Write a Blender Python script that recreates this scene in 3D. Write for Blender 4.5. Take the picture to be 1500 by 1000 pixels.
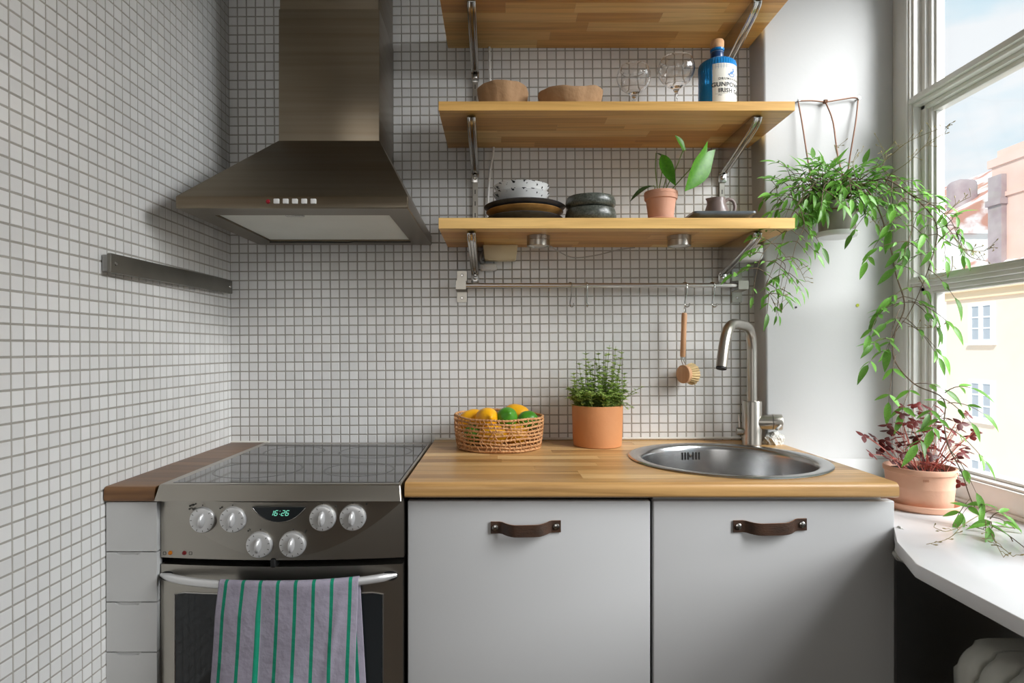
import bpy, bmesh, math, random
from mathutils import Vector, Matrix

sc = bpy.context.scene
for o in list(bpy.data.objects):
    bpy.data.objects.remove(o)
C = sc.collection
PI = math.pi
rnd = random.Random(11)

# ------------------------------------------------------------------ measuring frame
F, DB, CZ, VX, VY = 880.0, 1.654, 1.16, 730.0, 511.0   # focal length, distance to back wall, eye height, vanishing point


def at(px, py, d):
    """point of the room seen at a pixel of the 1500x1000 photograph, d metres deep"""
    return Vector(((px - VX) / F * d, d - DB, CZ + (VY - py) / F * d))


# ------------------------------------------------------------------ camera
cd = bpy.data.cameras.new('camera')
cam = bpy.data.objects.new('camera', cd)
C.objects.link(cam)
cam.location = (0, -DB, CZ)
cam.rotation_euler = (PI / 2, 0, 0)
cd.sensor_fit = 'HORIZONTAL'
cd.sensor_width = 36
cd.lens = F / 1500 * 36
cd.shift_x = 20 / 1500
cd.shift_y = 11 / 1500
cd.clip_start = 0.02
cd.clip_end = 200
sc.camera = cam

# ------------------------------------------------------------------ sky
w = bpy.data.worlds.new('sky')
sc.world = w
w.use_nodes = True
nt = w.node_tree
nt.nodes.clear()
wo = nt.nodes.new('ShaderNodeOutputWorld')
bg = nt.nodes.new('ShaderNodeBackground')
tc = nt.nodes.new('ShaderNodeTexCoord')
mp = nt.nodes.new('ShaderNodeMapping')
mp.inputs['Scale'].default_value = (1.6, 1.6, 4.2)
mp.inputs['Location'].default_value = (0.3, 0.1, 0.55)
nz = nt.nodes.new('ShaderNodeTexNoise')
nz.inputs['Scale'].default_value = 1.7
nz.inputs['Detail'].default_value = 5
cr = nt.nodes.new('ShaderNodeValToRGB')
cr.color_ramp.elements[0].position = 0.40
cr.color_ramp.elements[0].color = (0.50, 0.80, 0.95, 1)
cr.color_ramp.elements[1].position = 0.575
cr.color_ramp.elements[1].color = (0.93, 0.97, 1.0, 1)
nt.links.new(tc.outputs['Generated'], mp.inputs['Vector'])
nt.links.new(mp.outputs['Vector'], nz.inputs['Vector'])
nt.links.new(nz.outputs['Fac'], cr.inputs['Fac'])
nt.links.new(cr.outputs['Color'], bg.inputs['Color'])
bg.inputs['Strength'].default_value = 1.0
nt.links.new(bg.outputs['Background'], wo.inputs['Surface'])

# sun on the street side opposite the window, daylight at the window, an added fill light behind the camera
sd = bpy.data.lights.new('sun', 'SUN')
sd.energy = 3.0
sd.angle = math.radians(4)
sd.color = (1.0, 0.955, 0.90)
so = bpy.data.objects.new('sun', sd)
C.objects.link(so)
so.rotation_euler = Vector((0.62, 0.52, -0.62)).to_track_quat('-Z', 'Y').to_euler()


def area(name, loc, aim, sx, sy, power, color=(1, 1, 1)):
    a = bpy.data.lights.new(name, 'AREA')
    a.shape = 'RECTANGLE'
    a.size = sx
    a.size_y = sy
    a.energy = power
    a.color = color
    ob = bpy.data.objects.new(name, a)
    C.objects.link(ob)
    ob.location = loc
    ob.rotation_euler = (Vector(aim) - Vector(loc)).to_track_quat('-Z', 'Z').to_euler()
    return ob


area('window_daylight', (3.5, -2.4, 3.5), (-0.3, -0.55, 0.85), 3.4, 2.4, 720, (0.97, 0.985, 1.0))
area('rear_window_daylight', (-0.15, -3.22, 1.45), (-0.05, 0.0, 1.30), 1.3, 1.3, 8, (1.0, 0.98, 0.95))  # unseen fill added to lift the room; the rear wall has no window

sc.view_settings.view_transform = 'Standard'
sc.view_settings.look = 'None'
sc.view_settings.gamma = 1
sc.view_settings.use_curve_mapping = False
sc.view_settings.exposure = 0.0
sc.cycles.use_denoising = True
sc.cycles.max_bounces = 10
sc.cycles.transparent_max_bounces = 16
sc.cycles.sample_clamp_indirect = 6
sc.cycles.caustics_reflective = False
sc.cycles.caustics_refractive = False


# ------------------------------------------------------------------ mesh helpers
def wloc(o):
    v = Vector((0, 0, 0))
    while o is not None:
        v += o.location
        o = o.parent
    return v


class MB:
    def __init__(s):
        s.v, s.f, s.m, s.s, s.uv = [], [], [], [], None

    def add(s, vs, fs, m=0, smooth=False):
        b = len(s.v)
        s.v += [tuple(v) for v in vs]
        for f in fs:
            s.f.append([b + i for i in f])
            s.m.append(m)
            s.s.append(smooth)
        return s

    def box(s, a, b, m=0):
        x0, y0, z0 = a
        x1, y1, z1 = b
        return s.add([(x0, y0, z0), (x1, y0, z0), (x1, y1, z0), (x0, y1, z0), (x0, y0, z1), (x1, y0, z1), (x1, y1, z1), (x0, y1, z1)],
                     [(0, 3, 2, 1), (4, 5, 6, 7), (0, 1, 5, 4), (1, 2, 6, 5), (2, 3, 7, 6), (3, 0, 4, 7)], m)

    def bbox(s, a, b, bev=0.003, seg=2, m=0, mat=None):
        bm = bmesh.new()
        bmesh.ops.create_cube(bm, size=1)
        for v in bm.verts:
            v.co = Vector([a[i] + (b[i] - a[i]) * (v.co[i] + 0.5) for i in range(3)])
        bmesh.ops.bevel(bm, geom=list(bm.edges), offset=bev, segments=seg, affect='EDGES', profile=0.5)
        return s.bm(bm, m, True, mat)

    def bm(s, bm, m=0, smooth=True, mat=None):
        bm.verts.index_update()
        vs = [(mat @ v.co if mat else v.co.copy()) for v in bm.verts]
        fs = [[v.index for v in f.verts] for f in bm.faces]
        bm.free()
        return s.add(vs, fs, m, smooth)

    def tube(s, pts, r, n=8, m=0, caps=True, closed=False, flat=1.0):
        pts = [Vector(p) for p in pts]
        k = len(pts)
        rs = r if isinstance(r, (list, tuple)) else [r] * k
        tang = []
        for i in range(k):
            a = pts[(i - 1) % k] if closed or i > 0 else pts[i]
            b = pts[(i + 1) % k] if closed or i < k - 1 else pts[i]
            t = (b - a)
            tang.append(t.normalized() if t.length > 1e-9 else Vector((0, 0, 1)))
        up = Vector((0, 0, 1)) if abs(tang[0].z) < 0.9 else Vector((0, 1, 0))
        nrm = (up - tang[0] * up.dot(tang[0])).normalized()
        vs, fs = [], []
        for i in range(k):
            nrm = (nrm - tang[i] * nrm.dot(tang[i])).normalized()
            bi = tang[i].cross(nrm)
            for j in range(n):
                a = 2 * PI * j / n
                vs.append(pts[i] + nrm * (math.cos(a) * rs[i]) + bi * (math.sin(a) * rs[i] * flat))
        for i in range(k if closed else k - 1):
            i2 = (i + 1) % k
            for j in range(n):
                j2 = (j + 1) % n
                fs.append((i * n + j, i * n + j2, i2 * n + j2, i2 * n + j))
        if caps and not closed:
            fs.append(tuple(reversed(range(n))))
            fs.append(tuple((k - 1) * n + j for j in range(n)))
        return s.add(vs, fs, m, True)

    def cyl(s, p, q, r, n=24, m=0, r2=None):
        return s.tube([p, q], [r, r if r2 is None else r2], n, m)

    def lathe(s, prof, c=(0, 0, 0), n=32, m=0, mat=None, mod=None):
        """prof: list of (radius, z); radius 0 makes a pole"""
        c = Vector(c)
        vs, fs, rings = [], [], []
        for r, z in prof:
            if r < 1e-6:
                rings.append([len(vs)])
                vs.append(Vector((0, 0, z)))
            else:
                ring = []
                for j in range(n):
                    a = 2 * PI * j / n
                    rr = r * (mod(a, r, z) if mod else 1)
                    ring.append(len(vs))
                    vs.append(Vector((rr * math.cos(a), rr * math.sin(a), z)))
                rings.append(ring)
        for A, B in zip(rings, rings[1:]):
            for j in range(n):
                j2 = (j + 1) % n
                if len(A) == 1 and len(B) == 1:
                    continue
                if len(A) == 1:
                    fs.append((A[0], B[j2], B[j]))
                elif len(B) == 1:
                    fs.append((A[j], A[j2], B[0]))
                else:
                    fs.append((A[j], A[j2], B[j2], B[j]))
        vs = [(mat @ v if mat else v) + c for v in vs]
        return s.add(vs, fs, m, True)

    def prism(s, poly, axis, lo, hi, m=0, smooth=False):
        """poly in the two other axes, in order (x,y,z minus axis)"""
        k = len(poly)
        vs = []
        for h in (lo, hi):
            for p in poly:
                q = list(p)
                q.insert(axis, h)
                vs.append(tuple(q))
        fs = [tuple(range(k)), tuple(range(2 * k - 1, k - 1, -1))]
        for i in range(k):
            j = (i + 1) % k
            fs.append((i, i + k, j + k, j))
        return s.add(vs, fs, m, smooth)

    def mesh(s, name, mats, off=Vector((0, 0, 0)), sharp=40):
        me = bpy.data.meshes.new(name)
        me.from_pydata([(v[0] - off.x, v[1] - off.y, v[2] - off.z) for v in s.v], [], s.f)
        if not isinstance(mats, (list, tuple)):
            mats = [mats]
        for mm in mats:
            me.materials.append(mm)
        me.polygons.foreach_set('material_index', s.m)
        me.polygons.foreach_set('use_smooth', s.s)
        bm = bmesh.new()
        bm.from_mesh(me)
        if not getattr(s, 'open', False):
            bmesh.ops.recalc_face_normals(bm, faces=bm.faces)
        bm.to_mesh(me)
        bm.free()
        if any(s.s):
            me.set_sharp_from_angle(angle=math.radians(sharp))
        me.update()
        return me

    def build(s, name, mats, parent=None, local=False, sharp=40, loc=None):
        off = Vector((0, 0, 0))
        if parent is not None and not local:
            off = wloc(parent)
        if loc is not None:
            off = Vector(loc)
        me = s.mesh(name, mats, off, sharp)
        o = bpy.data.objects.new(name, me)
        C.objects.link(o)
        if parent is not None:
            o.parent = parent
        if loc is not None:
            o.location = Vector(loc) - (wloc(parent) if parent is not None else Vector((0, 0, 0)))
        return o


def tag(o, label=None, cat=None, group=None, kind=None):
    if label:
        o['label'] = label
    if cat:
        o['category'] = cat
    if group:
        o['group'] = group
    if kind:
        o['kind'] = kind
    return o


def thing(name, label, cat, loc, group=None, rz=0):
    o = bpy.data.objects.new(name, None)
    o.empty_display_size = 0.05
    C.objects.link(o)
    o.location = loc
    o.rotation_euler = (0, 0, rz)
    return tag(o, label, cat, group)


def structure(name, loc=(0, 0, 0)):
    o = bpy.data.objects.new(name, None)
    C.objects.link(o)
    o.location = loc
    o['kind'] = 'structure'
    return o


def inst(name, me, parent, mat, kind=None):
    o = bpy.data.objects.new(name, me)
    C.objects.link(o)
    o.parent = parent
    o.matrix_local = mat
    if kind:
        o['kind'] = kind
    return o


def copy_tree(o, parent=None):
    c = o.copy()
    C.objects.link(c)
    c.parent = parent
    for ch in list(o.children):
        copy_tree(ch, c)
    return c


def frame(p, d, up, s=1.0):
    """matrix whose Y runs along d and whose Z leans to up"""
    y = Vector(d).normalized()
    z = Vector(up)
    z = z - y * z.dot(y)
    if z.length < 1e-5:
        z = Vector((1, 0, 0)) - y * y.x
    z.normalize()
    x = y.cross(z)
    m = Matrix(((x.x, y.x, z.x, p[0]), (x.y, y.y, z.y, p[1]), (x.z, y.z, z.z, p[2]), (0, 0, 0, 1)))
    return m @ Matrix.Diagonal((s, s, s, 1))


def smooth_path(pts, k=6):
    P = [Vector(p) for p in pts]
    out = []
    for i in range(len(P) - 1):
        p0 = P[max(i - 1, 0)]
        p1, p2 = P[i], P[i + 1]
        p3 = P[min(i + 2, len(P) - 1)]
        for j in range(k):
            t = j / k
            out.append(0.5 * ((2 * p1) + (p2 - p0) * t + (2 * p0 - 5 * p1 + 4 * p2 - p3) * t * t + (3 * p1 - p0 - 3 * p2 + p3) * t ** 3))
    out.append(P[-1])
    return out


# ------------------------------------------------------------------ materials
def srgb(r, g, b):
    def l(c):
        c /= 255
        return c / 12.92 if c <= 0.04045 else ((c + 0.055) / 1.055) ** 2.4
    return (l(r), l(g), l(b), 1)


def Mt(name, col, rough=0.5, metal=0.0, var=None, bump=None, stretch=(1, 1, 1), obj_var=0.0, isl_var=0.0, **kw):
    """var = (scale, second colour, contrast), bump = (scale, strength)"""
    m = bpy.data.materials.new(name)
    m.use_nodes = True
    t = m.node_tree
    p = t.nodes['Principled BSDF']
    p.inputs['Base Color'].default_value = col
    p.inputs['Roughness'].default_value = rough
    p.inputs['Metallic'].default_value = metal
    for k, v in kw.items():
        p.inputs[k].default_value = v
    vec = None
    if var or bump:
        tcn = t.nodes.new('ShaderNodeTexCoord')
        mpn = t.nodes.new('ShaderNodeMapping')
        mpn.inputs['Scale'].default_value = stretch
        t.links.new(tcn.outputs['Object'], mpn.inputs['Vector'])
        vec = mpn.outputs['Vector']
    last = None
    if var:
        n = t.nodes.new('ShaderNodeTexNoise')
        n.inputs['Scale'].default_value = var[0]
        n.inputs['Detail'].default_value = 4
        t.links.new(vec, n.inputs['Vector'])
        r = t.nodes.new('ShaderNodeValToRGB')
        k = var[2] if len(var) > 2 else 0.25
        r.color_ramp.elements[0].position = 0.5 - k
        r.color_ramp.elements[1].position = 0.5 + k
        r.color_ramp.elements[0].color = var[1]
        r.color_ramp.elements[1].color = col
        t.links.new(n.outputs['Fac'], r.inputs['Fac'])
        last = r.outputs['Color']
    for src, amt in (('obj', obj_var), ('isl', isl_var)):
        if amt:
            if src == 'obj':
                s_ = t.nodes.new('ShaderNodeObjectInfo').outputs['Random']
            else:
                s_ = t.nodes.new('ShaderNodeNewGeometry').outputs['Random Per Island']
            mr = t.nodes.new('ShaderNodeMapRange')
            mr.inputs['To Min'].default_value = 1 - amt
            mr.inputs['To Max'].default_value = 1 + amt * 0.5
            t.links.new(s_, mr.inputs['Value'])
            hs = t.nodes.new('ShaderNodeHueSaturation')
            if last is not None:
                t.links.new(last, hs.inputs['Color'])
            else:
                hs.inputs['Color'].default_value = col
            t.links.new(mr.outputs['Result'], hs.inputs['Value'])
            last = hs.outputs['Color']
    if last is not None:
        t.links.new(last, p.inputs['Base Color'])
    if bump:
        n2 = t.nodes.new('ShaderNodeTexNoise')
        n2.inputs['Scale'].default_value = bump[0]
        n2.inputs['Detail'].default_value = 3
        t.links.new(vec, n2.inputs['Vector'])
        b = t.nodes.new('ShaderNodeBump')
        b.inputs['Strength'].default_value = bump[1]
        b.inputs['Distance'].default_value = bump[2] if len(bump) > 2 else 0.002
        t.links.new(n2.outputs['Fac'], b.inputs['Height'])
        t.links.new(b.outputs['Normal'], p.inputs['Normal'])
    return m


def wood(name, dark, mid, light, rough=0.4, grain_scale=5.0, axis_stretch=(0.7, 16, 16), grain_mul=0.62, coat=0.0):
    """glued staves: tone from each stave object, grain running along X"""
    m = bpy.data.materials.new(name)
    m.use_nodes = True
    t = m.node_tree
    p = t.nodes['Principled BSDF']
    p.inputs['Roughness'].default_value = rough
    p.inputs['Coat Weight'].default_value = coat
    p.inputs['Coat Roughness'].default_value = 0.25
    oi = t.nodes.new('ShaderNodeObjectInfo')
    tcn = t.nodes.new('ShaderNodeTexCoord')
    sc_ = t.nodes.new('ShaderNodeVectorMath')
    sc_.operation = 'SCALE'
    sc_.inputs[0].default_value = (7.3, 3.1, 5.7)
    t.links.new(oi.outputs['Random'], sc_.inputs['Scale'])
    ad = t.nodes.new('ShaderNodeVectorMath')
    ad.operation = 'ADD'
    t.links.new(tcn.outputs['Object'], ad.inputs[0])
    t.links.new(sc_.outputs['Vector'], ad.inputs[1])
    mpn = t.nodes.new('ShaderNodeMapping')
    mpn.inputs['Scale'].default_value = axis_stretch
    t.links.new(ad.outputs['Vector'], mpn.inputs['Vector'])
    n = t.nodes.new('ShaderNodeTexNoise')
    n.inputs['Scale'].default_value = grain_scale
    n.inputs['Detail'].default_value = 6
    n.inputs['Distortion'].default_value = 0.6
    t.links.new(mpn.outputs['Vector'], n.inputs['Vector'])
    r = t.nodes.new('ShaderNodeValToRGB')
    r.color_ramp.elements[0].position = 0.0
    r.color_ramp.elements[0].color = dark
    r.color_ramp.elements[1].position = 1.0
    r.color_ramp.elements[1].color = light
    e = r.color_ramp.elements.new(0.45)
    e.color = mid
    t.links.new(oi.outputs['Random'], r.inputs['Fac'])
    g = t.nodes.new('ShaderNodeValToRGB')
    g.color_ramp.elements[0].position = 0.32
    g.color_ramp.elements[0].color = (grain_mul, grain_mul * 0.92, grain_mul * 0.82, 1)
    g.color_ramp.elements[1].position = 0.62
    g.color_ramp.elements[1].color = (1.06, 1.05, 1.04, 1)
    t.links.new(n.outputs['Fac'], g.inputs['Fac'])
    mx = t.nodes.new('ShaderNodeMix')
    mx.data_type = 'RGBA'
    mx.blend_type = 'MULTIPLY'
    mx.inputs[0].default_value = 1
    t.links.new(r.outputs['Color'], mx.inputs[6])
    t.links.new(g.outputs['Color'], mx.inputs[7])
    t.links.new(mx.outputs[2], p.inputs['Base Color'])
    b = t.nodes.new('ShaderNodeBump')
    b.inputs['Strength'].default_value = 0.12
    b.inputs['Distance'].default_value = 0.001
    t.links.new(n.outputs['Fac'], b.inputs['Height'])
    t.links.new(b.outputs['Normal'], p.inputs['Normal'])
    return m


def clear_glass(name, tint=(1, 1, 1, 1)):
    m = bpy.data.materials.new(name)
    m.use_nodes = True
    t = m.node_tree
    t.nodes.clear()
    o = t.nodes.new('ShaderNodeOutputMaterial')
    mx = t.nodes.new('ShaderNodeMixShader')
    tr = t.nodes.new('ShaderNodeBsdfTransparent')
    tr.inputs['Color'].default_value = tint
    gl = t.nodes.new('ShaderNodeBsdfGlossy')
    gl.inputs['Roughness'].default_value = 0.01
    lw = t.nodes.new('ShaderNodeLayerWeight')
    lw.inputs['Blend'].default_value = 0.5
    pw = t.nodes.new('ShaderNodeMath')
    pw.operation = 'POWER'
    pw.inputs[1].default_value = 4.0
    t.links.new(lw.outputs['Facing'], pw.inputs[0])
    ml = t.nodes.new('ShaderNodeMath')
    ml.operation = 'MULTIPLY_ADD'
    ml.inputs[1].default_value = 0.45
    ml.inputs[2].default_value = 0.02
    t.links.new(pw.outputs[0], ml.inputs[0])
    t.links.new(ml.outputs[0], mx.inputs['Fac'])
    t.links.new(tr.outputs['BSDF'], mx.inputs[1])
    t.links.new(gl.outputs['BSDF'], mx.inputs[2])
    t.links.new(mx.outputs['Shader'], o.inputs['Surface'])
    return m


W_TILE = Mt('white_glazed_tile', (0.80, 0.795, 0.78, 1), 0.16, obj_var=0.07, isl_var=0.07, bump=(60, 0.05))
W_GROUT = Mt('grey_grout', srgb(172, 168, 160), 0.9, var=(30, srgb(150, 146, 138), 0.3))
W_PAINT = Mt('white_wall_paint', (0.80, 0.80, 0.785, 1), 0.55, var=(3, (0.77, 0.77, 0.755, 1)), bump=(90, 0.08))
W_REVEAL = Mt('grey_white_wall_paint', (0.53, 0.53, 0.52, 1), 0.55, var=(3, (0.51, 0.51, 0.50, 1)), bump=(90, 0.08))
W_PILLAR = Mt('worn_grey_paint', (0.56, 0.53, 0.48, 1), 0.45, var=(6, (0.50, 0.47, 0.42, 1)), bump=(25, 0.2), stretch=(1, 1, 0.2))
W_TRIM = Mt('cream_gloss_paint', (0.76, 0.75, 0.71, 1), 0.3, var=(9, (0.70, 0.69, 0.65, 1)), bump=(40, 0.15))
W_SILL = Mt('white_sill_paint', (0.84, 0.84, 0.85, 1), 0.2, bump=(20, 0.06))
PLASTER = Mt('rough_white_plaster', (0.66, 0.65, 0.60, 1), 0.9, var=(40, (0.5, 0.49, 0.44, 1)), bump=(120, 0.9, 0.01))
FLOORM = Mt('brown_floor_boards', (0.20, 0.12, 0.06, 1), 0.4, var=(6, (0.14, 0.08, 0.04, 1)), stretch=(1, 12, 1))
REARM = Mt('dark_rear_wall', (0.10, 0.075, 0.045, 1), 0.8, var=(2, (0.08, 0.06, 0.035, 1)))
OAK = wood('oiled_oak_staves', srgb(200, 144, 70), srgb(224, 174, 98), srgb(236, 200, 130), 0.35, grain_mul=0.78)
BUTCHER = wood('worktop_staves', srgb(164, 122, 72), srgb(196, 154, 98), srgb(220, 184, 128), 0.33, grain_scale=5, grain_mul=0.68)
WALNUT = wood('dark_worktop_staves', srgb(98, 66, 38), srgb(116, 80, 48), srgb(132, 94, 58), 0.38)
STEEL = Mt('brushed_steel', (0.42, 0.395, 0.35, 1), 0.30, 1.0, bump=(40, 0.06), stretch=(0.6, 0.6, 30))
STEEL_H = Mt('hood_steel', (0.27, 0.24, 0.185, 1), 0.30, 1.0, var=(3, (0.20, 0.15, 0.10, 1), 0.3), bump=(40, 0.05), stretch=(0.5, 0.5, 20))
STEEL_L = Mt('light_steel', (0.62, 0.61, 0.59, 1), 0.28, 1.0, bump=(60, 0.05), stretch=(20, 1, 1))
SINKM = Mt('sink_steel', (0.47, 0.47, 0.47, 1), 0.24, 1.0, var=(14, (0.42, 0.42, 0.42, 1)), bump=(60, 0.02))
NICKEL = Mt('brushed_nickel', (0.44, 0.41, 0.365, 1), 0.3, 1.0, bump=(120, 0.05), stretch=(1, 1, 0.05))
CHROME = Mt('polished_chrome', (0.60, 0.59, 0.57, 1), 0.2, 1.0, var=(30, (0.5, 0.48, 0.45, 1)))
SILVER = Mt('silver_paint', (0.74, 0.74, 0.74, 1), 0.32, 0.6, bump=(200, 0.03))
DARKM = Mt('black_gap', (0.012, 0.012, 0.012, 1), 0.6)
HOLE = Mt('dark_hole', (0.02, 0.019, 0.017, 1), 0.7)
BGLASS = Mt('black_ceramic_glass', (0.02, 0.02, 0.022, 1), 0.05, 0.0, **{'Specular IOR Level': 0.9})
RINGM = Mt('worn_zone_print', (0.10, 0.10, 0.10, 1), 0.22, var=(40, (0.03, 0.03, 0.03, 1), 0.2))
OVENG = Mt('dark_oven_glass', (0.016, 0.019, 0.021, 1), 0.06)
LACQ = Mt('white_lacquer', (0.55, 0.55, 0.55, 1), 0.3, var=(2, (0.53, 0.53, 0.53, 1)))
DRAWW = Mt('off_white_laminate', (0.58, 0.58, 0.57, 1), 0.4, var=(7, (0.54, 0.54, 0.53, 1)))
CARC = Mt('cabinet_carcass', (0.35, 0.35, 0.34, 1), 0.6)
LEATHER = Mt('dark_brown_leather', (0.030, 0.018, 0.012, 1), 0.42, var=(30, (0.075, 0.034, 0.018, 1), 0.3), bump=(150, 0.4), stretch=(1, 3, 3))
LEATHER_E = Mt('tan_leather_edge', (0.30, 0.13, 0.05, 1), 0.6)
TERRA = Mt('terracotta', srgb(208, 144, 94), 0.75, var=(9, srgb(194, 126, 76), 0.3), bump=(80, 0.2))
TERRA_P = Mt('pale_terracotta', srgb(214, 170, 146), 0.8, var=(10, srgb(202, 152, 126), 0.3), bump=(90, 0.25))
TERRA_S = Mt('small_pot_terracotta', srgb(220, 172, 148), 0.8, var=(14, srgb(204, 146, 118), 0.3), bump=(90, 0.25))
SOIL = Mt('potting_soil', (0.03, 0.02, 0.013, 1), 1.0, var=(60, (0.07, 0.045, 0.03, 1)), bump=(90, 1.0, 0.01))
CERAM_GREY = Mt('grey_glazed_pot', srgb(168, 160, 152), 0.35, var=(8, srgb(140, 130, 122), 0.3), stretch=(1, 1, 0.3))
CERAM_W = Mt('white_glazed_saucer', (0.75, 0.75, 0.74, 1), 0.2)
WICK = Mt('wicker_rope', srgb(218, 170, 118), 0.7, var=(70, srgb(166, 110, 64), 0.3), bump=(160, 0.5))
WICK_T = Mt('wicker_lacing', srgb(216, 168, 118), 0.7, var=(50, srgb(160, 104, 60), 0.3))
LEMON = Mt('lemon_peel', srgb(240, 180, 20), 0.4, var=(10, srgb(232, 160, 10), 0.3), bump=(170, 0.25), obj_var=0.06)
LIME = Mt('lime_peel', srgb(80, 148, 36), 0.35, var=(12, srgb(54, 118, 24), 0.3), bump=(170, 0.2), obj_var=0.1)
STALK = Mt('fruit_stalk', srgb(110, 84, 30), 0.8)
LEAF_J = Mt('jasmine_leaf', srgb(136, 192, 84), 0.42, var=(20, srgb(96, 158, 58), 0.3), obj_var=0.5, isl_var=0.0, **{'Subsurface Weight': 0.0})
LEAF_H = Mt('herb_leaf', srgb(180, 204, 116), 0.5, isl_var=0.45, obj_var=0)
LEAF_P = Mt('pothos_leaf', srgb(96, 164, 34), 0.35, var=(14, srgb(70, 134, 30), 0.3), obj_var=0.2)
LEAF_D = Mt('dark_leaf', srgb(58, 84, 48), 0.4, var=(20, srgb(40, 64, 34), 0.3))
LEAF_O = Mt('maroon_leaf', srgb(140, 44, 36), 0.5, var=(30, srgb(72, 28, 30), 0.3), obj_var=0.65)
STEM_R = Mt('pink_stem', srgb(190, 98, 84), 0.5)
STEM_G = Mt('green_stem', srgb(112, 128, 66), 0.5)
STEM_B = Mt('woody_stem', srgb(92, 74, 52), 0.7)
TWIG = Mt('pale_twig', srgb(140, 128, 84), 0.6)
COPPER = Mt('brown_wire', srgb(124, 88, 66), 0.5, 0.3)
CABLE = Mt('white_cable', (0.82, 0.81, 0.78, 1), 0.5)
CABLE_G = Mt('grey_cable', (0.35, 0.34, 0.32, 1), 0.5)
BEIGE = Mt('beige_plastic', srgb(226, 214, 178), 0.4)
WHITEP = Mt('white_plastic', (0.75, 0.75, 0.73, 1), 0.35)
BOWLB = Mt('rough_brown_bowl', srgb(188, 152, 114), 0.85, var=(16, srgb(160, 124, 88), 0.3), bump=(28, 0.8, 0.006))
PLATE_D = Mt('charcoal_stoneware', srgb(62, 64, 68), 0.4, var=(60, srgb(44, 46, 50), 0.2))
PLATE_T = Mt('ochre_stoneware', srgb(176, 134, 76), 0.45, var=(40, srgb(140, 100, 52), 0.25))
DKGREEN = Mt('dark_green_glaze', srgb(92, 96, 88), 0.28, var=(220, srgb(54, 58, 52), 0.16))
JUGM = Mt('mauve_grey_glaze', srgb(128, 112, 106), 0.3, var=(20, srgb(108, 92, 86), 0.3))
DISHM = Mt('blue_grey_glaze', srgb(104, 112, 116), 0.3, var=(30, srgb(82, 88, 92), 0.3))
BEECH = Mt('pale_beech', srgb(214, 166, 124), 0.5, var=(20, srgb(196, 146, 104), 0.3), stretch=(6, 6, 0.6))
BRIST = Mt('pale_bristle', srgb(232, 204, 150), 0.8, isl_var=0.2)
CORK = Mt('cork', srgb(222, 178, 136), 0.8, var=(60, srgb(196, 146, 100), 0.3), bump=(90, 0.4))
LABELP = Mt('label_paper', srgb(236, 234, 224), 0.6, var=(20, srgb(230, 226, 214), 0.3))
INK = Mt('black_ink', (0.03, 0.03, 0.035, 1), 0.6)
INKB = Mt('blue_ink', srgb(64, 120, 176), 0.6)
NAVY = Mt('navy_neck_band', srgb(26, 62, 104), 0.3)
NAVY_P = Mt('pale_neck_print', srgb(120, 150, 180), 0.4)
MARK = Mt('grey_print', (0.06, 0.058, 0.05, 1), 0.6)
IRON = Mt('painted_iron', srgb(222, 222, 212), 0.4, var=(12, srgb(208, 208, 198), 0.3), bump=(30, 0.3))
AMBER = Mt('amber_lens', srgb(190, 110, 20), 0.2)
REDL = Mt('red_lens', srgb(110, 20, 24), 0.2)
FILT = Mt('filter_mesh', (0.84, 0.86, 0.80, 1), 0.5, 0.0, var=(8, (0.76, 0.78, 0.72, 1), 0.3), bump=(300, 0.4))
GLASS = clear_glass('window_glass')
PUCKG = Mt('frosted_lens', (0.75, 0.76, 0.76, 1), 0.3)
FACADE = Mt('yellow_render', srgb(252, 232, 212), 0.9, var=(0.5, srgb(250, 224, 200), 0.3))
CORNICE = Mt('ochre_cornice', srgb(246, 220, 186), 0.9)
FARW = Mt('white_render', (0.9, 0.9, 0.9, 1), 0.9)
FRAMEW = Mt('white_window_frame', (0.92, 0.92, 0.93, 1), 0.5)
FPANE = Mt('grey_far_pane', srgb(176, 182, 190), 0.15)
ROOFM = Mt('snowy_tile_roof', (0.95, 0.95, 0.97, 1), 0.7, var=(0.55, srgb(204, 150, 134), 0.05), stretch=(1.2, 1.8, 1.6))
CHIMB = Mt('pink_chimney_render', srgb(238, 210, 198), 0.9, var=(1.5, srgb(230, 194, 180), 0.3))
CHIMG = Mt('grey_chimney', srgb(190, 178, 178), 0.9, var=(2, srgb(160, 140, 146), 0.3))



def translucent(m, amt):
    """thin leaf: part of the light passes through"""
    t = m.node_tree
    p = t.nodes['Principled BSDF']
    out = t.nodes['Material Output']
    tr = t.nodes.new('ShaderNodeBsdfTranslucent')
    src = p.inputs['Base Color'].links
    if src:
        t.links.new(src[0].from_socket, tr.inputs['Color'])
    else:
        tr.inputs['Color'].default_value = p.inputs['Base Color'].default_value
    mx = t.nodes.new('ShaderNodeMixShader')
    mx.inputs['Fac'].default_value = amt
    t.links.new(p.outputs['BSDF'], mx.inputs[1])
    t.links.new(tr.outputs['BSDF'], mx.inputs[2])
    t.links.new(mx.outputs['Shader'], out.inputs['Surface'])


for _m in (LEAF_J, LEAF_H, LEAF_P, LEAF_O, LEAF_D):
    translucent(_m, 0.38)

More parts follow.
